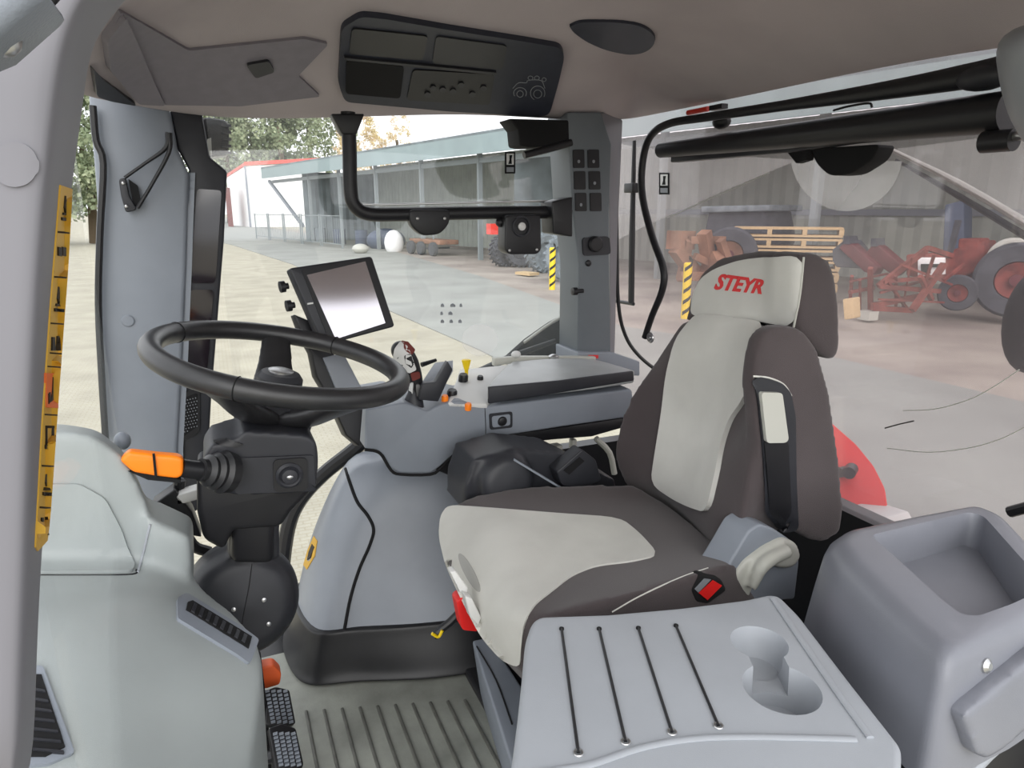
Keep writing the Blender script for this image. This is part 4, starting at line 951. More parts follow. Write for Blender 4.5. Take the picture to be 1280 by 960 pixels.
mk('hose_coupling', box(WY(716, 556, 1.50), (.015, .02, .035)), M['offwhite'], label='small upright pale coupling in the gap below the console, right of the block', cat='coupling', mods=BEV(.004))
mk('pale_hose', tube([WY(745, 548, 1.5), WY(762, 566, 1.5), WY(768, 592, 1.5)], .008, smooth=3), M['offwhite'], label='pale curved hose in the gap between console and backrest', cat='hose')
mk('buckle_stalk', beam(WY(880, 752, .78), WY(912, 735, .79), .02, .012), M['plastic'], se)
bz = WY(886, 737, .745)
pb = [(864, 738), (878, 720), (902, 724), (909, 738), (886, 755), (870, 753)]
bu = mk('buckle', prism([WY(x, y, .745) for x, y in rnd(pb, 4)], (0, .022, 0)), M['hole'], se, mods=BEV(.003), label='black belt buckle with red button')
TBu = Target(bu)
drape('buckle_button', [(873, 741), (891, 725), (901, 731), (883, 749)], TBu, M['red'], bu, thick=.003, step=10)
drape('buckle_slot', [(868, 736), (880, 723), (888, 724), (872, 740)], TBu, M['plastic'], bu, thick=.002, step=10)
# far side of the seat
mk('side_housing', join(lathe(WY(630, 600, 1.24), (0, -1, 0.15), [(.02, -.08), (.055, -.07), (.062, -.02), (.06, .02), (.045, .032), (0, .036)], 30), prism([WY(x, y, 1.24) for x, y in ((580, 612), (592, 575), (640, 560), (700, 566), (770, 600), (775, 640), (580, 640))], (0, .12, 0))), M['dark'], se, mods=SOFT(.006, 6), angle=1.3)
mk('belt_strap', beam(WY(642, 574, 1.22), WY(705, 612, 1.20), .006, .004), M['plastic_mid'], se)
fb = mk('far_buckle', prism([WY(x, y, 1.20) for x, y in rnd([(696, 590), (728, 562), (745, 575), (752, 600), (720, 615), (702, 606)], 3)], (0, .04, 0)), M['dark'], se, mods=BEV(.003))
drape('buckle_slot', [(704, 588), (724, 571), (730, 576), (711, 593)], Target(fb), M['hole'], fb, thick=.002, step=8)
mk('seat_lever_plate', prism([WY(x, y, .93) for x, y in ((563, 716), (570, 714), (585, 735), (584, 746), (576, 742))], (0, .02, 0)), M['white'], se, mods=BEV(.002))
mk('seat_lever_plate', prism([WY(x, y, .91) for x, y in ((581, 745), (590, 748), (602, 772), (598, 782), (588, 772))], (0, .02, 0)), M['white'], se, mods=BEV(.002))
mk('seat_lever', prism([WY(x, y, .99) for x, y in rnd([(571, 752), (580, 746), (596, 776), (598, 790), (578, 788)], 4)], (0, .03, 0)), M['red'], se, mods=BEV(.003), label='red adjustment lever')
mk('lever_wires', tube([WY(542, 795, 1.12), WY(552, 786, 1.12), WY(562, 778, 1.12), WY(572, 768, 1.12)], .008, smooth=4), M['darker'], se)
mk('wire_end', tube([WY(540, 792, 1.11), WY(548, 796, 1.11), WY(553, 788, 1.11)], .003, smooth=4), M['yellow'], se)
mk('suspension_box', join(prism([(.50, .86, 0.0), (.85, .86, 0), (.85, 1.2, 0), (.50, 1.2, 0)], (0, 0, .30)), prism([(.47, .84, 0.0), (.90, .84, 0), (.90, 1.24, 0), (.47, 1.24, 0)], (0, 0, .10))), M['dark'], se, mods=SOFT(.008, 4), angle=1.2)
mk('seat_pan', prism([(.42, .80, .36), (.82, .84, .36), (.82, 1.16, .36), (.44, 1.16, .36)], (0, 0, .07)), M['darker'], se, mods=BEV(.01))
pdst = mk('pedestal_panel', prism([WZ(x, y, .17) for x, y in ((590, 800), (612, 796), (660, 870), (660, 960), (640, 960), (615, 880))], (0.02, 0, -.16)), M['plastic_mid'], se, mods=BEV(.006, 3))
mk('pedestal_groove', tube([WZ(596, 808, .172), WZ(620, 850, .172), WZ(640, 905, .172)], .0016, smooth=4), M['hole'], se)

# ============================================================ FOLDED PASSENGER SEAT TRAY
tr = thing('folding_tray_seat', 'folded grey passenger seat back used as tray with cup holders', 'tray', (.42, .52, 0.2))
TZ = .60
tp = [(674, 769), (760, 766), (850, 758), (930, 748), (962, 741), (976, 744), (1000, 768), (1060, 846), (1128, 932), (1127, 985), (1000, 1010), (700, 1030), (642, 1010), (638, 960), (646, 900), (652, 845), (656, 800), (664, 776)]
tb_ = mk('tray_body', prism([WZ(x, y, TZ) for x, y in rnd(tp, 8)], (0, 0, -.14)), M['plastic_tray'], tr, mods=[('BEVEL', dict(width=.012, segments=5, limit_method='ANGLE', angle_limit=0.7))], angle=.8)
def cyl_at(cx, cy, r, sx_=1.0):
    c = WZ(cx, cy, TZ); return lathe(c - Vector((0, 0, .055)), (0, 0, 1), [(r * .9, 0), (r, .03), (r, .10)], 40)
# cup wells
c1 = WZ(949, 803, TZ); c2 = WZ(977, 860, TZ)
def ringpx(x0, x1, y0, y1):
    return None
boolean(tb_, lathe(c1 - Vector((0, 0, .038)), (0, 0, 1), [(.024, 0), (.031, .02), (.0325, .036), (.036, .05)], 40))
boolean(tb_, lathe(c2 - Vector((0, 0, .05)), (0, 0, 1), [(.034, 0), (.038, .03), (.040, .048), (.044, .06)], 44))
d12 = (c2 - c1).normalized(); s12 = Vector((-d12.y, d12.x, 0))
boolean(tb_, prism([c1 + s12 * .020 - Vector((0, 0, .034)), c1 - s12 * .020 - Vector((0, 0, .034)), c2 - s12 * .020 - Vector((0, 0, .034)), c2 + s12 * .020 - Vector((0, 0, .034))], (0, 0, .08)))
TT = Target(tb_)
for a, b in (((702, 786), (723, 941)), ((749, 786), (782, 927)), ((798, 785), (840, 915)), ((845, 782), (898, 907))):
    A = WZ(*a, TZ + .001); B = WZ(*b, TZ + .001)
    cd = mk('elastic_cord', tube([A, A.lerp(B, .5), B], .0017, seg=8), M['rubber'], tr)
    mk('cord_eyelet', torus(B, (0, 0, 1), .004, .0012, 16, 6), M['steel'], cd); mk('cord_hole', lathe(A, (0, 0, 1), [(.003, -.002), (.003, .0012), (0, .0014)], 12), M['hole'], cd)
mk('front_bead', tube([WZ(x, y, TZ + .001) for x, y in ((664, 968), (700, 962), (740, 955), (800, 935), (860, 924), (920, 921), (1000, 922), (1070, 924))], .004, smooth=4, flat=.5), M['plastic_tray'], tr)
mk('side_bead', tube([WZ(x, y, TZ + .001) for x, y in ((966, 748), (1005, 805), (1050, 870), (1088, 922))], .004, smooth=4, flat=.5), M['plastic_tray'], tr)
mk('tray_base', prism([(.26, .30, .06), (.66, .30, .06), (.66, .66, .06), (.36, .70, .06)], (0, 0, .40)), M['plastic_mid'], tr, mods=BEV(.02, 4))

# ============================================================ STORAGE BOX (right)
bx = thing('storage_box', 'tall grey plastic storage box with recessed lid right of the seat', 'box', (.85, .5, .1))
BZ = .66
topo = [(1042, 672), (1062, 658), (1150, 640), (1222, 628), (1252, 640), (1300, 690), (1330, 735), (1320, 745), (1260, 780), (1215, 806), (1195, 815), (1178, 812), (1120, 760), (1060, 700)]
T0 = [WZ(x, y, BZ) for x, y in rnd(topo, 10)]
cc = sum(T0, Vector()) / len(T0)
lo = [(1022, 700), (1045, 672), (1150, 648), (1222, 640), (1262, 655), (1310, 705), (1345, 760), (1340, 790), (1270, 840), (1225, 872), (1195, 880), (1170, 870), (1100, 800), (1040, 735)]
def off(ring, d, dz):
    c_ = sum(ring, Vector()) / len(ring)
    return [Vector((p.x, p.y, p.z + dz)) + Vector((p.x - c_.x, p.y - c_.y, 0)).normalized() * d for p in ring]
rr_ = [off(T0, -.022, 0), off(T0, -.010, -.002), off(T0, .000, -.007), off(T0, .008, -.017), off(T0, .013, -.032), off(T0, .020, -.08), off(T0, .028, -.145)]
bbm = loft(rr_)
bo = mk('box_body', bbm, M['plastic_box'], bx, angle=1.0)
rec_ = [(1088, 669), (1160, 652), (1212, 640), (1230, 645), (1268, 688), (1304, 728), (1300, 738), (1262, 756), (1222, 770), (1202, 768), (1178, 750), (1128, 704)]
RC = [WZ(x, y, BZ) for x, y in rnd(rec_, 8)]
boolean(bo, loft([off(RC, .004, .02), off(RC, .0, 0), off(RC, -.008, -.02), off(RC, -.012, -.05)]))
# stepped near face
TBx = Target(bo)
drape('box_ledge', rnd([(1186, 884), (1200, 872), (1300, 792), (1340, 850), (1218, 940), (1203, 934)], 6), TBx, M['plastic_box'], bx, thick=.022, off=-.006, step=8, mods=SOFT(.004, 10))
mk('box_plinth', prism([(.65, .37, .02), (1.12, .44, .02), (1.12, .64, .02), (.77, .62, .02)], (0, 0, .495)), M['darker'], bx, mods=BEV(.01))
try:
    h = TBx.hit(1232, 832)
    mk('box_screw', lathe(h[0], h[1], [(.008, -.002), (.008, .002), (.004, .005), (0, .005)], 16), M['steel'], bx)
except Exception: pass
mk('sill_rail', tube([WZ(1190, 985, .50), WZ(1232, 942, .50), WZ(1320, 864, .50)], .008), M['plastic_tray'], label='pale door sill rail below the storage box at the bottom right', cat='rail')
# red rear fender and lamp outside
fe = thing('rear_fender', 'red painted rear fender outside behind the seat', 'fender', WX(1085, 645, 1.55))
FP = Plane(WX(1080, 600, 1.5), (-.45, -.30, .80))
mk('fender_panel', prism([FP.hit(x, y)[0] for x, y in rnd([(1030, 520), (1046, 534), (1070, 555), (1092, 582), (1106, 610), (1109, 632), (1100, 648), (1060, 636), (1020, 630)], 6)], (.03, .01, -.05)), M['red'], fe, mods=BEV(.012, 4))
mk('fender_lamp', join(lathe(WX(1052, 590, 1.47), (-1, 0, 0), [(.014, -.03), (.014, .01), (0, .012)], 18), lathe(WX(1062, 590, 1.46), (-1, -.6, 0), [(.016, -.03), (.016, .01), (0, .012)], 18)), M['darker'], fe)
mk('fender_trim', prism([WX(x, y, 1.40) for x, y in ((1040, 640), (1058, 634), (1100, 648), (1110, 668), (1060, 690), (1030, 680))], (.1, 0, 0)), M['white'], fe, mods=BEV(.004))
# ============================================================ OUTSIDE
GZ = -1.4
U = Vector((-.215, .977, 0)).normalized(); V = Vector((U.y, -U.x, 0)); S0 = Vector((12.6, 33.0, GZ))
def S(s, d, z): return S0 + U * s + V * d + Vector((0, 0, z))
def ground(name, pts, z, m):
    return mk(name, prism([(x, y, GZ + z) for x, y in pts], (0, 0, -.03)), M[m], kind='structure', smooth=False)
ground('ground', [(-150, -60), (160, -60), (160, 400), (-150, 400)], -.02, 'cobble')
e1 = [WZ(x, y, GZ) for x, y in ((720, 500), (600, 437), (480, 385), (365, 330), (290, 306))]
e2 = [WZ(x, y, GZ) for x, y in ((345, 287), (440, 300), (500, 316), (600, 345), (720, 388), (780, 408), (1045, 447), (1280, 502))]
far1 = e1[-1] + (e1[-1] - e1[-2]).normalized() * 120; far2 = Vector((5, 250, GZ))
road = [Vector((4.6, -8, 0)), Vector((4.2, 2, 0))] + e1 + [Vector((-14, 160, 0)), far2] + e2 + [Vector((11, 1, 0)), Vector((14, -8, 0))]
ground('road', [(p.x, p.y) for p in road], .0, 'asphalt')
ver = e2 + [Vector((11, 1, 0)), Vector((14, -8, 0)), Vector((40, -8, 0)), S(60, 10, 0), Vector((6.5, 110, 0))]
ground('yard_verge', [(p.x, p.y) for p in ver], .0, 'verge')

def corrugated(name, a, b, z0, z1, m, pitch=.35, amp=.05, **kw):
    a, b = Vector(a), Vector(b); L = (b - a).length; d = (b - a).normalized(); n = Vector((d.y, -d.x, 0))
    k = int(L / pitch * 2); bm = bmesh.new(); F_ = []; 
    for off_ in (0, .04):
        row = []
        for i in range(k + 1):
            p = a + d * (L * i / k) + n * (amp * (1 if i % 2 else -1) + off_)
            row.append((bm.verts.new((p.x, p.y, z0)), bm.verts.new((p.x, p.y, z1))))
        F_.append(row)
    for row in F_:
        for i in range(k): bm.faces.new((row[i][0], row[i + 1][0], row[i + 1][1], row[i][1]))
    for i in range(k):
        bm.faces.new((F_[0][i][1], F_[0][i + 1][1], F_[1][i + 1][1], F_[1][i][1]))
    return mk(name, bm, m, smooth=False, **kw)

sh = thing('open_shed', 'long open-fronted shed with grey corrugated back wall and steel posts', 'shed', S(0, 4, 0))
corrugated('back_wall', S(26, 6.5, 0), S(-45, 6.5, 0), GZ, GZ + 6.0, M['corr'], .6, .05, parent=sh)
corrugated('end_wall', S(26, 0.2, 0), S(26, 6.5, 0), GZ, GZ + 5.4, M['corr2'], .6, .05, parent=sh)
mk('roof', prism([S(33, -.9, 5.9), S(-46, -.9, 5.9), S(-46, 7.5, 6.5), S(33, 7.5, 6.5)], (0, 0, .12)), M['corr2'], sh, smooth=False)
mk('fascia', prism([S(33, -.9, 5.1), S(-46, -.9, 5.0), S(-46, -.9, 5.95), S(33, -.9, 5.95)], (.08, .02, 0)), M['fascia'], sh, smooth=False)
for s in range(24, -45, -6):
    mk('post', beam(S(s, 0, 0), S(s, 0, 5.6), .22, .22), M['post'], sh, smooth=False)
for z in (2.4,):
    mk('wall_beam', beam(S(26, 6.3, z), S(-45, 6.3, z), .12, .22), M['plastic_mid'], sh, smooth=False)
mk('eave_beam', beam(S(33, 0, 4.85), S(-45, 0, 4.85), .15, .25), M['post'], sh, smooth=False)
mk('gable_brace', beam(S(32.6, -.4, 4.9), S(26, 0, 1.2), .22, .22), M['plastic_mid'], sh, smooth=False)
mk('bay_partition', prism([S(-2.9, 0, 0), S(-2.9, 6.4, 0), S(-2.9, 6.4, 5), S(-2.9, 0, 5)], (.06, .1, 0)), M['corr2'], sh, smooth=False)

# far white hall
wh = thing('white_hall', 'low white hall with red roof edge far down the road', 'building', (2, 128, GZ))
def at_d(px, dist, z=GZ):
    r = ray(px, 262); r.z = 0; r.normalize(); return Vector((r.x * dist, r.y * dist, z))
a, b, c = at_d(287, 126), at_d(311, 110), at_d(410, 108)
mk('hall_wall', prism([a, b, b + Vector((0, 0, 8.6)), a + Vector((0, 0, 7.6))], (.1, .5, 0)), M['wallwhite'], wh, smooth=False)
mk('hall_wall', prism([b, c, c + Vector((0, 0, 9.2)), b + Vector((0, 0, 8.6))], (0, 20, 0)), M['wallwhite'], wh, smooth=False)
mk('roof_edge', beam(b + Vector((0, -.2, 8.9)), c + Vector((0, -.2, 9.6)), .4, .5), M['redroof'], wh, smooth=False)
mk('roof_edge', beam(a + Vector((0, -.2, 7.8)), b + Vector((0, -.2, 8.8)), .3, .4), M['redroof'], wh, smooth=False)
q0 = at_d(283.5, 116); q1 = at_d(290, 112)
mk('red_door', prism([q0, q1, q1 + Vector((0, 0, 5.6)), q0 + Vector((0, 0, 5.8))], (0, .3, 0)), M['rust'], wh, smooth=False)
mk('wall_joint', beam(b + Vector((0, -.3, 0)), b + Vector((0, -.3, 8.6)), .25, .25), M['plastic_mid'], wh, smooth=False)

# trees
def tree(px, dist, h, w, m, lab, n=110, group='trees behind the far hall'):
    base = at_d(px, dist); t = thing('tree', lab, 'tree', base, group)
    mk('trunk', tube([base, base + Vector((.3, 0, h * .35)), base + Vector((0, .3, h * .62))], [h * .03, h * .022, h * .01], 8), M['bark'], t)
    bm = bmesh.new(); rnd_ = random.Random(int(px * 7 + h))
    # many small leaf tufts around branch ends
    for i in range(n):
        a1 = rnd_.uniform(0, 2 * math.pi); zz = rnd_.uniform(.22, 1); rr2 = w * math.sin(math.pi * min(1, zz * .85 + .1)) * rnd_.uniform(.3, 1)
        c0 = base + Vector((math.cos(a1) * rr2, math.sin(a1) * rr2, h * zz))
        cr_ = w * rnd_.uniform(.12, .24)
        for k in range(60):
            d_ = Vector((rnd_.gauss(0, 1), rnd_.gauss(0, 1), rnd_.gauss(0, .8))); d_ = d_.normalized() * cr_ * rnd_.uniform(.4, 1.15)
            p = c0 + d_; sz = w * rnd_.uniform(.017, .04)
            e_1 = Vector((rnd_.uniform(-1, 1), rnd_.uniform(-1, 1), rnd_.uniform(-1, 1))).normalized() * sz
            e_2 = e_1.cross(Vector((rnd_.uniform(-1, 1), rnd_.uniform(-1, 1), rnd_.uniform(-1, 1)))).normalized() * sz
            vs = [bm.verts.new(p + e_1), bm.verts.new(p + e_2), bm.verts.new(p - e_1), bm.verts.new(p - e_2)]; bm.faces.new(vs)
    org = origin_of(t); bmesh.ops.translate(bm, verts=bm.verts, vec=-org)
    me = bpy.data.meshes.new('foliage'); bm.to_mesh(me); bm.free(); me.materials.append(m)
    o = bpy.data.objects.new('foliage', me); COL.objects.link(o); o.parent = t; OFF[o.name] = org
for i, (px, dist, h, w, m, lab) in enumerate(((288, 145, 27, 9, 'leaf', 'leafy green tree at the left end of the far tree line'), (322, 150, 29, 10, 'leaf', 'tall green tree behind the white hall, left of the middle'), (356, 140, 28, 9, 'leaf', 'green tree behind the open shed gable'), (392, 150, 30, 10, 'leaf', 'green tree just left of the accessory rail'), (262, 150, 28, 9, 'leaf', 'green tree half hidden by the far front pillar'),
    (466, 110, 16, 3, 'leafy', 'reddish autumn treetop above the shed roof beside the rail'), (500, 110, 20.5, 2.6, 'leafy', 'small yellow autumn treetop sticking above the shed roof'), (436, 120, 15.5, 3, 'leafy', 'pale autumn tree behind the vertical part of the rail'))):
    tree(px, dist, h, w, M[m], lab)
for px, dist, h, w, lab in ((62, 60, 11, 5, 'green tree seen in the narrow windscreen strip, far left'), (112, 62, 12, 5, 'green tree beside the left edge of the far front pillar')):
    tree(px, dist, h, w, M['leaf'], lab, 110, 'trees beyond the windscreen')

# wire panels, drums and clutter along the shed front
def wire_panel(s, lab):
    t = thing('fence_panel', lab, 'fence', S(s, -1.5, 0), 'galvanised panels in front of the shed')
    a_, b_ = S(s, -1.5, 0), S(s - 3.6, -1.5, 0)
    for q in (a_, b_): mk('fence_post', beam(q, q + Vector((0, 0, 2.2)), .10, .10), M['post'], t, smooth=False)
    for z in (.25, 2.1): mk('fence_rail', beam(a_ + Vector((0, 0, z)), b_ + Vector((0, 0, z)), .06, .06), M['post'], t, smooth=False)
    j = None
    for i in range(1, 9):
        q = a_.lerp(b_, i / 9); bb = beam(q + Vector((0, 0, .25)), q + Vector((0, 0, 2.1)), .03, .03); j = bb if j is None else join(j, bb)
    mk('fence_bars', j, M['post'], t, smooth=False)
for i, s in enumerate((34, 30, 26, 22, 18)):
    wire_panel(s, ('grey wire panel nearest the white hall', 'second grey wire panel from the white hall', 'middle grey wire panel before the shed', 'grey wire panel just left of the accessory rail', 'grey wire panel right behind the accessory rail corner')[i])
def drum(s, d, lab, m='bluepaint', r=.45, h=1.1, grp=None):
    c_ = S(s, d, 0); mk('drum', lathe(c_, (0, 0, 1), [(r, 0), (r, h * .33), (r * 1.04, h * .35), (r, h * .37), (r, h * .66), (r * 1.04, h * .68), (r, h * .7), (r, h), (r * .9, h * .98), (0, h * .98)], 20), M[m], label=lab, cat='drum', group=grp)
drum(20, .6, 'blue drum behind the lower corner of the accessory rail'); drum(16.5, .8, 'second blue drum right of the rail corner'); drum(24, .6, 'blue grey drum behind the wire panels', 'tyreblue')
mk('covered_heap', ball(S(13.0, 1.0, .5), (1.3, 1.3, .8), 20), M['bluepaint'], label='dark blue covered heap beneath the rail corner', cat='heap')
mk('white_bag', ball(S(9.4, -.2, .5), (.6, .6, .8), 16), M['wallwhite'], label='pale upright sack leaning by a shed post', cat='sack')
mk('small_bag', ball(S(9.0, -2.6, .25), (.5, .5, .3), 16), M['offwhite'], label='small pale sack lying on the verge', cat='sack')
def wheel(c_, axis, R_, W_, t, rimm='rust', tm='tyre'):
    c_ = Vector(c_)
    mk('tyre', lathe(c_, axis, [(R_ * .52, -W_ / 2), (R_ * .92, -W_ / 2), (R_, -W_ * .3), (R_, W_ * .3), (R_ * .92, W_ / 2), (R_ * .52, W_ / 2), (R_ * .5, W_ * .3), (R_ * .5, -W_ * .3)], 32), M[tm], t)
    mk('wheel_hub', lathe(c_ - Vector(axis).normalized() * 0, axis, [(0, -W_ * .45), (R_ * .16, -W_ * .42), (R_ * .16, W_ * .42), (0, W_ * .45)], 14), M['maroon'], t)
    mk('wheel_rim', lathe(c_, axis, [(.02, -W_ * .2), (R_ * .3, -W_ * .25), (R_ * .48, -W_ * .42), (R_ * .52, -W_ * .3), (R_ * .52, W_ * .3), (R_ * .48, W_ * .42), (R_ * .3, W_ * .25), (.02, W_ * .2)], 24), M[rimm], t)
ct = thing('farm_cart', 'small farm cart with wheels beneath the rail bracket', 'cart', S(4.5, -.2, 0))
mk('cart_bed', beam(S(7.0, .2, .75), S(3.4, .2, .75), 1.2, .25), M['brown'], ct, mods=BEV(.04)); mk('cart_axle', beam(S(4.6, -.6, .4), S(4.6, .9, .4), .1), M['tyre'], ct)
for s_ in (4.0, 5.4, 6.6): wheel(S(s_, -.5, .38), V, .38, .25, ct, 'tyreblue')
mk('cart_stake', beam(S(5, .1, .8), S(5, .1, 2.0), .08), M['post'], ct, smooth=False); mk('cart_stake', beam(S(6.4, .1, .8), S(6.4, .1, 2.2), .08), M['post'], ct, smooth=False)
# tyre piles
def big_tyre(p, R_, ax, lab, m='tyreblue'):
    p = Vector(p) + Vector((0, 0, R_)); t = thing('tractor_tyre', lab, 'tyre', p - Vector((0, 0, R_)), 'tractor tyres leaning before the shed')
    n, u, v = frame(ax)
    mk('tyre_carcass', lathe(p, n, [(R_ * .55, -.22), (R_ * .85, -.26), (R_ * .94, -.2), (R_ * .94, .2), (R_ * .85, .26), (R_ * .55, .22), (R_ * .5, 0)], 32), M[m], t)
    lugs = None
    for i in range(20):
        a = 2 * math.pi * i / 20; c = p + (u * math.cos(a) + v * math.sin(a)) * R_ * .9
        tg = -u * math.sin(a) + v * math.cos(a)
        for s_ in (-1, 1):
            b_ = beam(c + n * s_ * .03 + tg * .0, c + n * s_ * .27 + tg * .16, .08, .14, up=(u * math.cos(a) + v * math.sin(a))); lugs = b_ if lugs is None else join(lugs, b_)
    mk('tread_lugs', lugs, M[m], t, smooth=False)
big_tyre(WZ(708, 352, GZ), .85, (-.8, -.5, 0), 'large dusty tractor tyre right behind the yellow post')
big_tyre(WZ(676, 344, GZ) + Vector((.6, 1.0, 0)), .8, (.2, -1, 0), 'tractor tyre turned edge on, left of the yellow post')
big_tyre(WZ(652, 334, GZ), .75, (-.5, -.85, 0), 'dark blue grey tractor tyre below the square black box', 'tyre')
big_tyre(WZ(630, 333, GZ), .7, (.3, -.95, 0), 'leftmost of the tractor tyres by the shed opening', 'tyre')
mk('plank', beam(WZ(650, 344, GZ) + Vector((0, 0, .1)), WZ(668, 346, GZ) + Vector((0, 0, .1)), .5, .1), M['wood'], label='short board lying in front of the tyres', cat='board')
mk('orange_box', box(WZ(625, 330, GZ) + Vector((.2, .8, 1.6)), (.9, .6, .5)), M['redlens'], label='orange-red crate on the tyres beside the black box', cat='crate')
def bollard(px, py, top, lab):
    p = WZ(px, py, GZ); dpt = (p - CAM).length; hh = (py - top) / F * dpt * 1.0
    t = thing('bollard', lab, 'bollard', p, 'yellow and black posts')
    mk('bollard_post', lathe(p, (0, 0, 1), [(.10, 0), (.10, hh), (.07, hh + .03), (0, hh + .03)], 20), M['yellow'], t)
    nst = max(4, int(hh / .25))
    for i in range(nst):
        z0 = hh * (i + .3) / nst; pts = []
        for k in range(7):
            a_ = -math.pi * .95 + k * math.pi / 6 * 1.2 ; pts.append(p + Vector((math.cos(a_) * .104, math.sin(a_) * .104, z0 + k * .045)))
        bm = bmesh.new(); pr = None
        for q in pts:
            cur = (bm.verts.new(q), bm.verts.new(q + Vector((0, 0, .09)))); 
            if pr: bm.faces.new((pr[0], cur[0], cur[1], pr[1]))
            pr = cur
        mk('black_stripe', bm, M['hole'], t, mods=[('SOLIDIFY', dict(thickness=.008))])
bollard(690, 362, 312, 'yellow and black striped post before the grey tyres')
bollard(856, 398, 333, 'yellow and black striped post left of the driver headrest')

# rear yard -------------------------------------------------
def Q(px, py, dist):
    r = ray(px, py); k = math.hypot(r.x, r.y); return CAM + r * (dist / k)
# pallets
pa = []
for k in range(6):
    lab = 'wooden pallet in the stack behind the headrest, ' + ('bottom one', 'second from the bottom', 'third from the bottom', 'fourth from the bottom', 'second from the top', 'top one')[k]
    c0 = Q(973, 400, 21); z = GZ + .30 + k * .30
    t = thing('pallet', lab, 'pallet', (c0.x, c0.y, z), 'stacked wooden pallets')
    r = ray(976, 300); r.z = 0; r.normalize(); sd = Vector((r.y, -r.x, 0))
    cc_ = Vector((c0.x, c0.y, z))
    mk('deck_board', beam(cc_ - sd * 1.4 + Vector((0, 0, .2)), cc_ + sd * 1.4 + Vector((0, 0, .2)), .9, .06), M['wood'], t, smooth=False)
    mk('deck_board', beam(cc_ - sd * 1.4, cc_ + sd * 1.4, .9, .06), M['wood'], t, smooth=False)
    for e_ in (-1.36, -.45, .45, 1.36): mk('pallet_block', beam(cc_ + sd * e_ - r * .45 + Vector((0, 0, .1)), cc_ + sd * e_ + r * .45 + Vector((0, 0, .1)), .12, .16), M['wood'], t, smooth=False)
pk = thing('pallet_rack', 'low steel frame carrying the pallet stack', 'frame', Vector((c0.x, c0.y, GZ)))
mk('rack_frame', prism([Vector((c0.x, c0.y, GZ)) + sd * a_ + r * b_ for a_, b_ in ((-1.4, -.4), (1.4, -.4), (1.4, .4), (-1.4, .4))], (0, 0, .26)), M['brown'], pk, smooth=False)
# brown implement + blue tractor left
ti = thing('rusty_implement', 'rusty brown farm implement behind the yellow post at the left', 'implement', Q(880, 360, 20))
for a_, b_, w_ in (((850, 345), (905, 345), .25), ((862, 300), (850, 350), .2), ((862, 300), (905, 300), .2), ((900, 300), (918, 350), .2), ((868, 320), (910, 340), .18), ((880, 290), (890, 350), .3), ((842, 300), (860, 300), .5), ((845, 310), (870, 345), .35), ((900, 320), (880, 345), .35)):
    mk('implement_bar', beam(Q(*a_, 19.5), Q(*b_, 19.5 + .5), w_, w_), M['brown'], ti, smooth=False)
wheel(Q(912, 318, 20.2), (-.7, -.7, 0), .75, .4, ti, 'brown')
bt = thing('blue_machine', 'dark blue machine standing in the shed behind the rusty implement', 'machine', Q(900, 340, 23))
mk('machine_cab', prism([Q(x, y, 23) for x, y in ((885, 262), (955, 262), (962, 300), (950, 330), (885, 330), (878, 300))], V * 1.5), M['tyre'], bt, mods=BEV(.1))
mk('machine_roof', prism([Q(x, y, 22.8) for x, y in ((876, 258), (962, 256), (962, 264), (876, 266))], V * 1.8), M['tyreblue'], bt, mods=BEV(.04))
# old loader tractor
lt = thing('loader_tractor', 'small red tractor with white grille standing in the shed', 'tractor', Q(1195, 385, 19))
D = 19.0
mk('bonnet', prism([Q(x, y, D) for x, y in ((1132, 318), (1170, 316), (1190, 312), (1230, 300), (1232, 335), (1190, 352), (1132, 345))], V * .7), M['rust'], lt, mods=BEV(.05))
mk('grille', prism([Q(x, y, D - .1) for x, y in ((1147, 322), (1180, 322), (1180, 348), (1147, 348))], V * .1), M['wallwhite'], lt, mods=BEV(.02))
mk('grille_slot', prism([Q(x, y, D - .16) for x, y in ((1151, 330), (1176, 330), (1176, 334), (1162, 334), (1162, 342), (1151, 342))], V * .1), M['hole'], lt)
mk('exhaust', beam(Q(1186, 322, D), Q(1198, 275, D), .10), M['tyre'], lt); mk('fuel_tank', prism([Q(x, y, D) for x, y in ((1198, 298), (1224, 298), (1225, 320), (1196, 320))], V * .6), M['rust'], lt, mods=BEV(.04))
vd = Vector((-.835, -.549, 0)); wheel(Q(1197, 366, D - .6), vd, .40, .3, lt); wheel(Q(1270, 350, D - .2), vd, .82, .5, lt)
mk('mudguard', tube([Q(1232, 350, D - .1), Q(1236, 325, D - .1), Q(1248, 308, D - .1), Q(1268, 302, D - .1), Q(1300, 308, D - .1)], .09, smooth=4), M['offwhite'], lt)
mk('engine_block', prism([Q(x, y, D + .1) for x, y in ((1190, 335), (1235, 325), (1238, 365), (1200, 372))], V * .6), M['maroon'], lt, mods=BEV(.05))
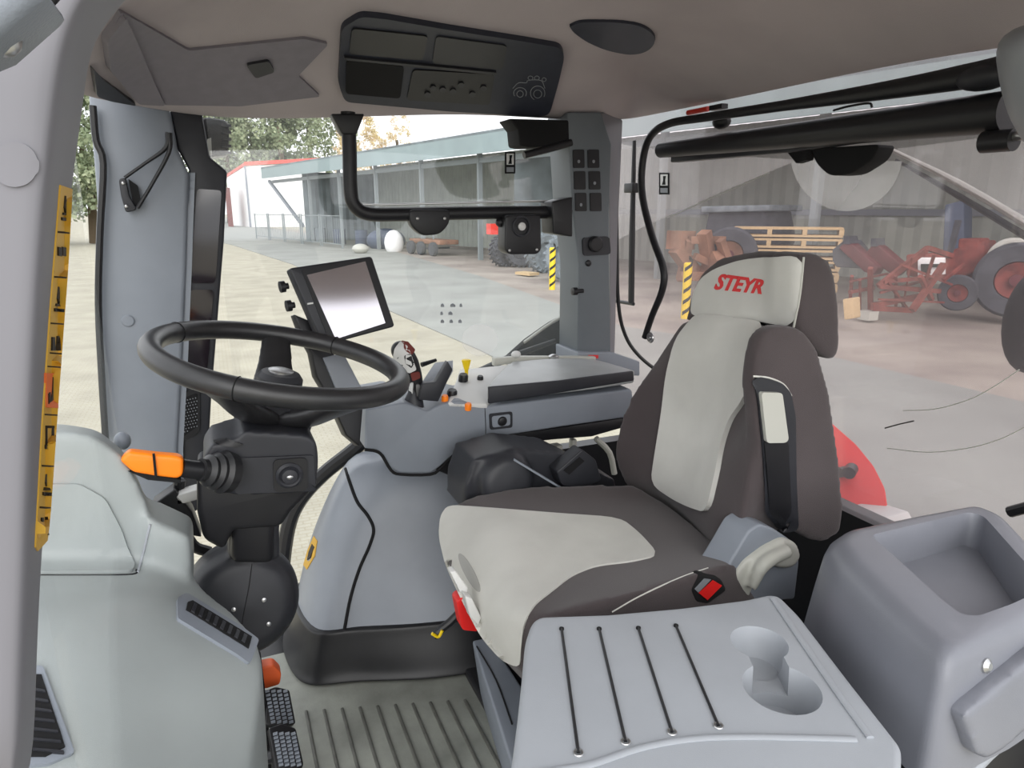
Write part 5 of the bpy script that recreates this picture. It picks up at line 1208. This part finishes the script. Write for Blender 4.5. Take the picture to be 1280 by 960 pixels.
# loader frame with bucket tines
lf = thing('front_loader', 'red tubular front loader frame lying before the small tractor', 'loader', Q(1120, 388, 17))
D2 = 17.5
for a_, b_, w_ in (((1098, 358), (1160, 310), .16), ((1100, 358), (1175, 364), .14), ((1088, 335), (1088, 390), .14), ((1090, 382), (1150, 370), .16), ((1090, 385), (1140, 388), .16), ((1140, 388), (1180, 330), .16), ((1105, 352), (1185, 345), .12), ((1160, 310), (1190, 320), .14), ((1065, 345), (1062, 385), .10), ((1150, 345), (1165, 375), .12), ((1120, 345), (1120, 382), .08), ((1062, 365), (1092, 360), .1), ((1100, 366), (1150, 352), .07), ((1075, 350), (1075, 392), .07), ((1110, 352), (1135, 388), .08), ((1168, 318), (1150, 372), .08), ((1125, 330), (1190, 356), .07), ((1098, 374), (1180, 378), .06), ((1140, 322), (1128, 385), .05), ((1062, 352), (1110, 342), .06), ((1180, 350), (1205, 330), .08)):
    mk('loader_tube', beam(Q(*a_, D2), Q(*b_, D2 + .6), w_ * .72, w_ * .72), M['rust'], lf, smooth=False)
mk('foot_pad', box(Q(1085, 394, D2), (.3, .3, .2)), M['offwhite'], lf)
def arm(pts, D_, lab, m):
    t = thing('folded_boom', lab, 'loader arm', Q(pts[3][0], pts[3][1], D_), 'dark red folded loader arms')
    mk('arm_plate', prism([Q(x, y, D_) for x, y in pts], V * .35), M[m], t, mods=BEV(.03))
    mk('arm_tip', prism([Q(pts[0][0] + x, pts[0][1] + y, D_ - .05) for x, y in ((-3, -6), (3, -6), (4, 4), (-4, 4))], V * .4), M['tyre'], t)
arm([(1058, 301), (1066, 306), (1098, 334), (1092, 344), (1080, 340), (1048, 310)], 18.2, 'dark red loader arm nearest the headrest', 'maroon')
arm([(1092, 304), (1100, 308), (1130, 334), (1118, 346), (1104, 336), (1080, 318)], 18.4, 'dark red loader arm right of the other one', 'maroon')
mk('steel_bucket', prism([Q(x, y, 18.3) for x, y in ((1040, 312), (1055, 300), (1075, 325), (1080, 336), (1045, 334), (1040, 326))], V * .8), M['tyre'], label='grey sheet steel bucket beside the headrest', cat='bucket', mods=BEV(.03))
mk('yellow_canister', prism([Q(x, y, 16) for x, y in rnd([(1053, 374), (1066, 372), (1067, 398), (1055, 400)], 2)], V * .3), M['wood'], label='yellow canister on the ground right of the headrest', cat='canister', mods=BEV(.03))
mk('blue_column', prism([Q(x, y, 21) for x, y in ((1181, 256), (1205, 250), (1205, 320), (1178, 320))], V * .5), M['bluepaint'], label='dark blue upright column behind the red tractor', cat='column', mods=BEV(.03))

# ============================================================ LIGHT, CAMERA
w = bpy.data.worlds.new('sky'); sc.world = w; w.use_nodes = True
nt = w.node_tree; bg = nt.nodes['Background']
tc = nt.nodes.new('ShaderNodeTexCoord'); nz = nt.nodes.new('ShaderNodeTexNoise'); nz.inputs['Scale'].default_value = 3
nt.links.new(tc.outputs['Generated'], nz.inputs['Vector'])
rp = nt.nodes.new('ShaderNodeValToRGB'); rp.color_ramp.elements[0].color = (.88, .93, 1, 1); rp.color_ramp.elements[1].color = (1, 1, 1, 1)
nt.links.new(nz.outputs['Fac'], rp.inputs[0]); nt.links.new(rp.outputs[0], bg.inputs['Color'])
bg.inputs['Strength'].default_value = 1.3
sd_ = bpy.data.lights.new('sun', 'SUN'); sd_.energy = 1.5; sd_.angle = math.radians(60); sd_.color = (1, .97, .92)
so = bpy.data.objects.new('sun', sd_); COL.objects.link(so); so.rotation_euler = Vector((.22, .86, -.46)).to_track_quat('-Z', 'Y').to_euler()
cd_ = bpy.data.cameras.new('camera'); cam = bpy.data.objects.new('camera', cd_); COL.objects.link(cam)
cam.location = CAM; cam.rotation_euler = (math.pi / 2 - PIT, 0, -YAW)
cd_.sensor_width = 36; cd_.lens = F / 1280 * 36; cd_.clip_start = .02; cd_.clip_end = 1000
sc.camera = cam
sc.view_settings.view_transform = 'Standard'; sc.view_settings.look = 'None'; sc.view_settings.gamma = 1; sc.view_settings.use_curve_mapping = False
sc.view_settings.exposure = 0.5
